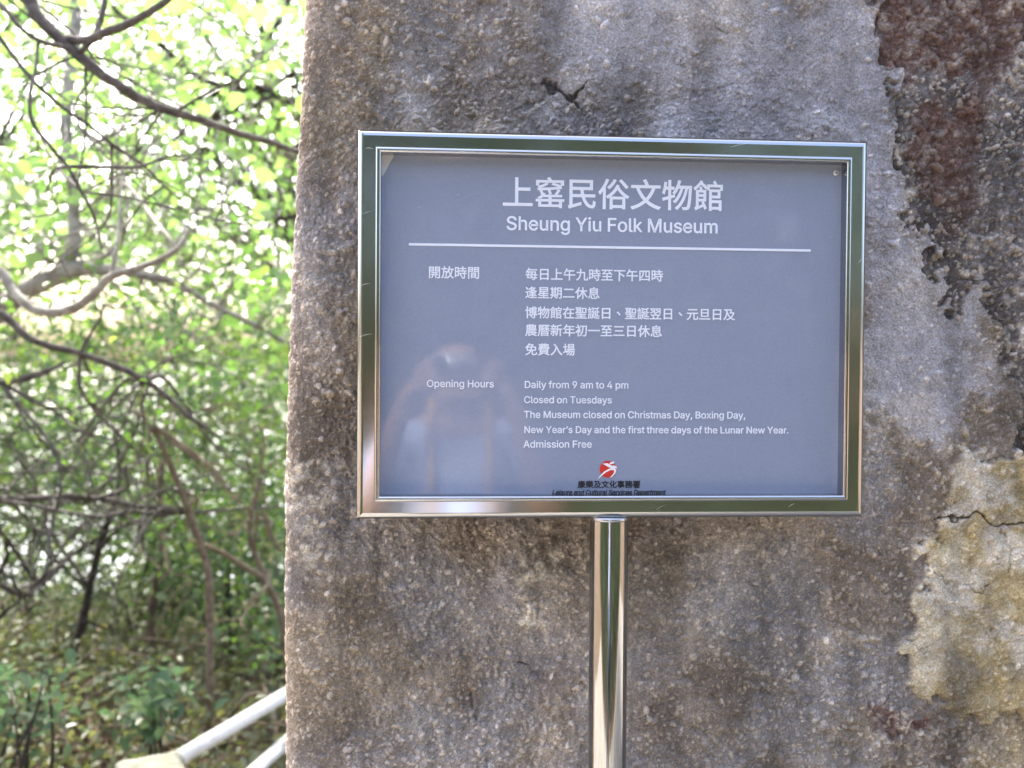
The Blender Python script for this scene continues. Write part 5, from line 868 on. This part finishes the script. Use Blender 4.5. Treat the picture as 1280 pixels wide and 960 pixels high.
def bx(n, x0, x1, y0, y1):
    P = np.stack([rng.uniform(x0, x1, n), rng.uniform(y0, y1, n), np.zeros(n)], -1); P[:, 2] = Zt(P[:, 0], P[:, 1]); return P
mb = MB(); P = bx(4200, -6, 6, -8, -2.75); C_ = clusters(P+np.array([0,0,.25]), 14, .17); C_[:, 2] = np.maximum(C_[:, 2], Zt(C_[:, 0], C_[:, 1])+.02); add_leaves(mb, C_, .10, .35, .6)
tag(mb.build('bank_undergrowth', M_leaf_hill), 'green weeds on the bank behind the path', None, kind='stuff')
# ---------------------------------------------------------------- white railing and its stone post
M_pipe = noisy('white_painted_pipe', [(0.30,(0.30,0.27,0.21)),(0.40,(0.58,0.57,0.52)),(0.55,(0.70,0.70,0.67)),(0.8,(0.78,0.78,0.76))], 11, 0.45, 40, 0.15, 0.002)
M_conc = noisy('mossy_concrete', [(0.3,(0.17,0.17,0.11)),(0.55,(0.30,0.295,0.225)),(0.8,(0.38,0.37,0.30))], 12, 0.9, 60, 0.6, 0.006)
a = at(190, 968, 2.95); b = at(352, 871, 3.55); d = (b-a); e = b+d*1.3
c1 = at(295, 985, 3.05); c2 = at(353, 932, 3.45); dd = c2-c1; c3 = c2+dd*2.6
rail = empty('pipe_railing', (b[0], b[1], float(Zt(b[0], b[1]))), 'white painted pipe railing climbing behind the lower wall edge', 'railing')
mb = MB(); mb.tube([a, a+d*.5, b, e], 0.0245, 16, smooth=False); mb.build('handrail', M_pipe, rail)
mb = MB(); mb.tube([c1-dd*.6, c1, c2, c3], 0.0225, 16, smooth=False); mb.build('lower_rail', M_pipe, rail)
p = a+d*0.16; q = a+d*0.10; mb = MB(); mb.tube([q, q+d*.005, p, p+d*.004], [.0265,.031,.031,.0265], 16, smooth=False); mb.build('socket', M_conc, rail)
for t in (1.25, 2.15):
    p = a+d*t; mb = MB(); mb.tube([(p[0],p[1],float(Zt(p[0],p[1]))-.1),(p[0],p[1],p[2])], 0.02, 12, smooth=False); mb.build('upright', M_pipe, rail)
def stone_post():
    p = at(188, 956, 2.93); zg = float(Zt(p[0], p[1])); h = p[2]-zg
    bm = bmesh.new(); bmesh.ops.create_cube(bm, size=1)
    for v in bm.verts:
        k = 1.0 if v.co.z < 0 else 0.88; v.co = Vector((v.co.x*0.20*k, v.co.y*0.20*k, (v.co.z+.5)*(h+.12)-.12))
    bmesh.ops.bevel(bm, geom=bm.edges[:]+bm.verts[:], offset=0.025, segments=4, affect='EDGES', profile=0.6)
    bmesh.ops.subdivide_edges(bm, edges=[e for e in bm.edges if e.calc_length() > .1], cuts=3, use_grid_fill=True)
    for v in bm.verts: v.co += Vector(rng.normal(0, .0015, 3))
    me = bpy.data.meshes.new('stone_post'); bm.to_mesh(me); bm.free(); me.materials.append(M_conc)
    for q in me.polygons: q.use_smooth = True
    o = link(bpy.data.objects.new('stone_post', me)); o.location = (p[0], p[1], zg); o.rotation_euler = (0, 0, R(25)); return o
tag(stone_post(), 'pale squat concrete post holding the low end of the white handrail', 'post')

# ---------------------------------------------------------------- the photographer, seen only as a reflection
M_skin = noisy('skin', [(0.3,(0.32,0.19,0.13)),(0.7,(0.38,0.235,0.165))], 20, 0.5)
M_shirt = noisy('pale_blue_cotton', [(0.3,(0.26,0.33,0.52)),(0.7,(0.36,0.43,0.62))], 14, 0.9, 30, 0.5, 0.01)
M_denim = noisy('dark_blue_cloth', [(0.3,(0.03,0.04,0.07)),(0.7,(0.06,0.07,0.11))], 40, 0.9)
M_hair = mat('black_hair', (0.012,0.010,0.009), 0.8, 0.0, 0.15)
M_yellow = mat('yellow_webbing', (0.38,0.21,0.02), 0.7)
M_shoe = mat('dark_shoe', (0.03,0.03,0.03), 0.6)
M_camera_body = mat('silver_camera_shell', (0.42,0.43,0.46), 0.35, 0.6)
M_lens = mat('dark_lens', (0.02,0.02,0.025), 0.15)
PX0, PY0 = -0.165, -1.475
def skin(name, verts, edges, radii, root, parent, m, voxel=None, sub=2):
    me = bpy.data.meshes.new(name); me.from_pydata([(v[0]+PX0, v[1]+PY0, v[2]+0.012) for v in verts], edges, [])
    o = bpy.data.objects.new(name, me); COL.objects.link(o)
    md = o.modifiers.new('skin', 'SKIN'); md.use_smooth_shade = True
    for k, r in enumerate(radii):
        sv = me.skin_vertices[0].data[k]; sv.radius = r if isinstance(r, tuple) else (r, r); sv.use_root = (k in (root if isinstance(root, (list, tuple)) else [root]))
    s = o.modifiers.new('sub', 'SUBSURF'); s.levels = sub; s.render_levels = sub
    if voxel: rm = o.modifiers.new('remesh', 'REMESH'); rm.mode = 'VOXEL'; rm.voxel_size = voxel; rm.use_smooth_shade = True
    dg = bpy.context.evaluated_depsgraph_get(); m2 = bpy.data.meshes.new_from_object(o.evaluated_get(dg)); m2.name = name
    bpy.data.objects.remove(o); m2.materials.clear(); m2.materials.append(m)
    for p in m2.polygons: p.use_smooth = True
    return link(bpy.data.objects.new(name, m2), parent)
person = empty('person', (PX0, PY0, 0.012), 'photographer in pale blue shirt raising a camera, faintly mirrored in the sign', 'person')
V = [(0,0,.86),(0,0,1.0),(0,.0,1.18),(0,-.005,1.30),(0,.0,1.365),(0,.02,1.42),(0,.03,1.50),(0,.02,1.565),
     (.10,0,1.30),(.175,0,1.285),(.245,.06,1.07),(.165,.165,1.30),(.135,.185,1.385),(.105,.195,1.445),
     (-.10,0,1.30),(-.175,0,1.285),(-.25,.06,1.07),(-.175,.165,1.30),(-.145,.185,1.385),(-.115,.195,1.445),
     (.085,0,.80),(.095,.01,.46),(.10,-.015,.09),(.11,.03,.04),(.115,.12,.03),
     (-.085,0,.80),(-.095,.01,.46),(-.10,-.015,.09),(-.11,.03,.04),(-.115,.12,.03),
     (0,.105,1.475),(0,.085,1.425)]
E_ = [(0,1),(1,2),(2,3),(3,4),(4,5),(5,6),(6,7),(3,8),(8,9),(9,10),(10,11),(11,12),(12,13),(3,14),(14,15),(15,16),(16,17),(17,18),(18,19),
      (0,20),(20,21),(21,22),(22,23),(23,24),(0,25),(25,26),(26,27),(27,28),(28,29),(6,30),(5,31)]
Rd = [(.15,.11),(.125,.10),(.15,.11),(.12,.09),.055,.062,(.078,.092),(.072,.082),.06,.055,.040,.032,.026,(.036,.020),.06,.055,.040,.032,.026,(.036,.020),
      .085,.056,.036,.036,.03,.085,.056,.036,.036,.03,.014,.03]
# fingers: own chains rooted in the palms, curled round the camera
def finger(side, k):
    x = side*(.100-.006*k); z = 1.487-.019*k
    return [(side*.112,.192,z-.03+.012*k*.6),(side*.108,.206,z),(x,.222,z+.004),(x-side*.028,.226,z+.006),(x-side*.040,.222,z+.004)]
base = len(V); roots = [0]
for side in (1, -1):
    for k in range(4):
        q = finger(side, k); i = len(V); V += q; E_ += [(i+j, i+j+1) for j in range(4)]; Rd += [.009,.0088,.0085,.008,.007]; roots.append(i)
    q = [(side*.108,.18,1.43),(side*.088,.165,1.448),(side*.062,.163,1.462),(side*.042,.168,1.466)]; i = len(V); V += q; E_ += [(i+j, i+j+1) for j in range(3)]; Rd += [.012,.011,.010,.0085]; roots.append(i)
skin('body', V, E_, Rd, roots, person, M_skin, 0.006)
skin('shirt', [(0,0,.80)]+[V[k] for k in (1,2,3,8,9,14,15)]+[(.215,.03,1.17),(-.247,.055,1.08),(0,0,1.335)], [(0,1),(1,2),(2,3),(3,4),(4,5),(3,6),(6,7),(5,8),(7,9),(3,10)],
     [(.168,.128),(.150,.122),(.165,.125),(.128,.10),.072,.068,.072,.068,.064,.064,.066], 0, person, M_shirt)
skin('trousers', [V[k] for k in (0,20,21,22,25,26,27)], [(0,1),(1,2),(2,3),(0,4),(4,5),(5,6)], [(.160,.12),.098,.072,.062,.098,.072,.062], 0, person, M_denim)
for s in (1, -1): skin('shoe', [(s*.10,-.05,.045),(s*.11,.03,.045),(s*.118,.14,.035)], [(0,1),(1,2)], [.043,.047,.038], 0, person, M_shoe)
def ellipsoid(name, c, r, m, parent, cut=None, seg=28):
    bm = bmesh.new(); bmesh.ops.create_uvsphere(bm, u_segments=seg, v_segments=seg//2, radius=1)
    if cut: bmesh.ops.delete(bm, geom=[v for v in bm.verts if cut(v.co)], context='VERTS')
    for v in bm.verts: v.co = Vector((v.co.x*r[0]+c[0]+PX0, v.co.y*r[1]+c[1]+PY0, v.co.z*r[2]+c[2]+.012))
    me = bpy.data.meshes.new(name); bm.to_mesh(me); bm.free(); me.materials.append(m)
    for p in me.polygons: p.use_smooth = True
    return link(bpy.data.objects.new(name, me), parent)
hair = ellipsoid('hair', (0,.012,1.525), (.089,.102,.112), M_hair, person, lambda v: v.z < -0.55 or (v.y > .45 and v.z < .42))
M_eye = mat('eye_white', (0.8,0.8,0.78), 0.2)
for s in (1, -1):
    ey = ellipsoid('eye', (s*.031,.108,1.497), (.013,.008,.008), M_eye, person, seg=16); ellipsoid('iris', (s*.031,.1145,1.497), (.0055,.003,.0055), M_hair, ey, seg=12)
    ellipsoid('ear', (s*.085,.02,1.485), (.012,.020,.032), M_skin, person, seg=16)
ellipsoid('lips', (0,.113,1.43), (.022,.006,.007), mat('lips', (.4,.14,.12), .4), person, seg=16)
for s in (.078, -.075):
    mb = MB(); q = [(s,-.085,1.30),(s,-.03,1.392),(s,.045,1.37),(s,.105,1.27),(s,.137,1.15),(s*1.15,.130,1.02),(s*1.4,.06,.95)]
    mb.tube([(x+PX0,y+PY0,z+.012) for x,y,z in q], .011, 8); mb.build('strap', M_yellow, person)
# compact camera in the hands
cx, cy_, cz = CAM[0]+0.030, CAM[1]-0.036, CAM[2]
dev = empty('compact_camera', (cx, cy_, cz), 'silver compact camera held up by the photographer, a pale bar in the reflection', 'camera')
bm = bmesh.new(); bmesh.ops.create_cube(bm, size=1)
for v in bm.verts: v.co = Vector((v.co.x*.105+cx, v.co.y*.024+cy_, v.co.z*.058+cz))
bmesh.ops.bevel(bm, geom=bm.edges[:], offset=.006, segments=3, affect='EDGES')
me = bpy.data.meshes.new('shell'); bm.to_mesh(me); bm.free(); me.materials.append(M_camera_body)
for p in me.polygons: p.use_smooth = True
sh = link(bpy.data.objects.new('shell', me), dev)
mb = MB(); mb.tube([(CAM[0],cy_+.010,cz),(CAM[0],cy_+.022,cz),(CAM[0],cy_+.0225,cz),(CAM[0],cy_+.020,cz)], [.024,.022,.018,.012], 24, smooth=False); mb.build('lens', M_lens, dev)
mb = MB(); mb.box((cx+.03,cy_+.0128,cz+.017),(.016,.0016,.008)); mb.build('flash_window', M_white, dev, smooth=False)
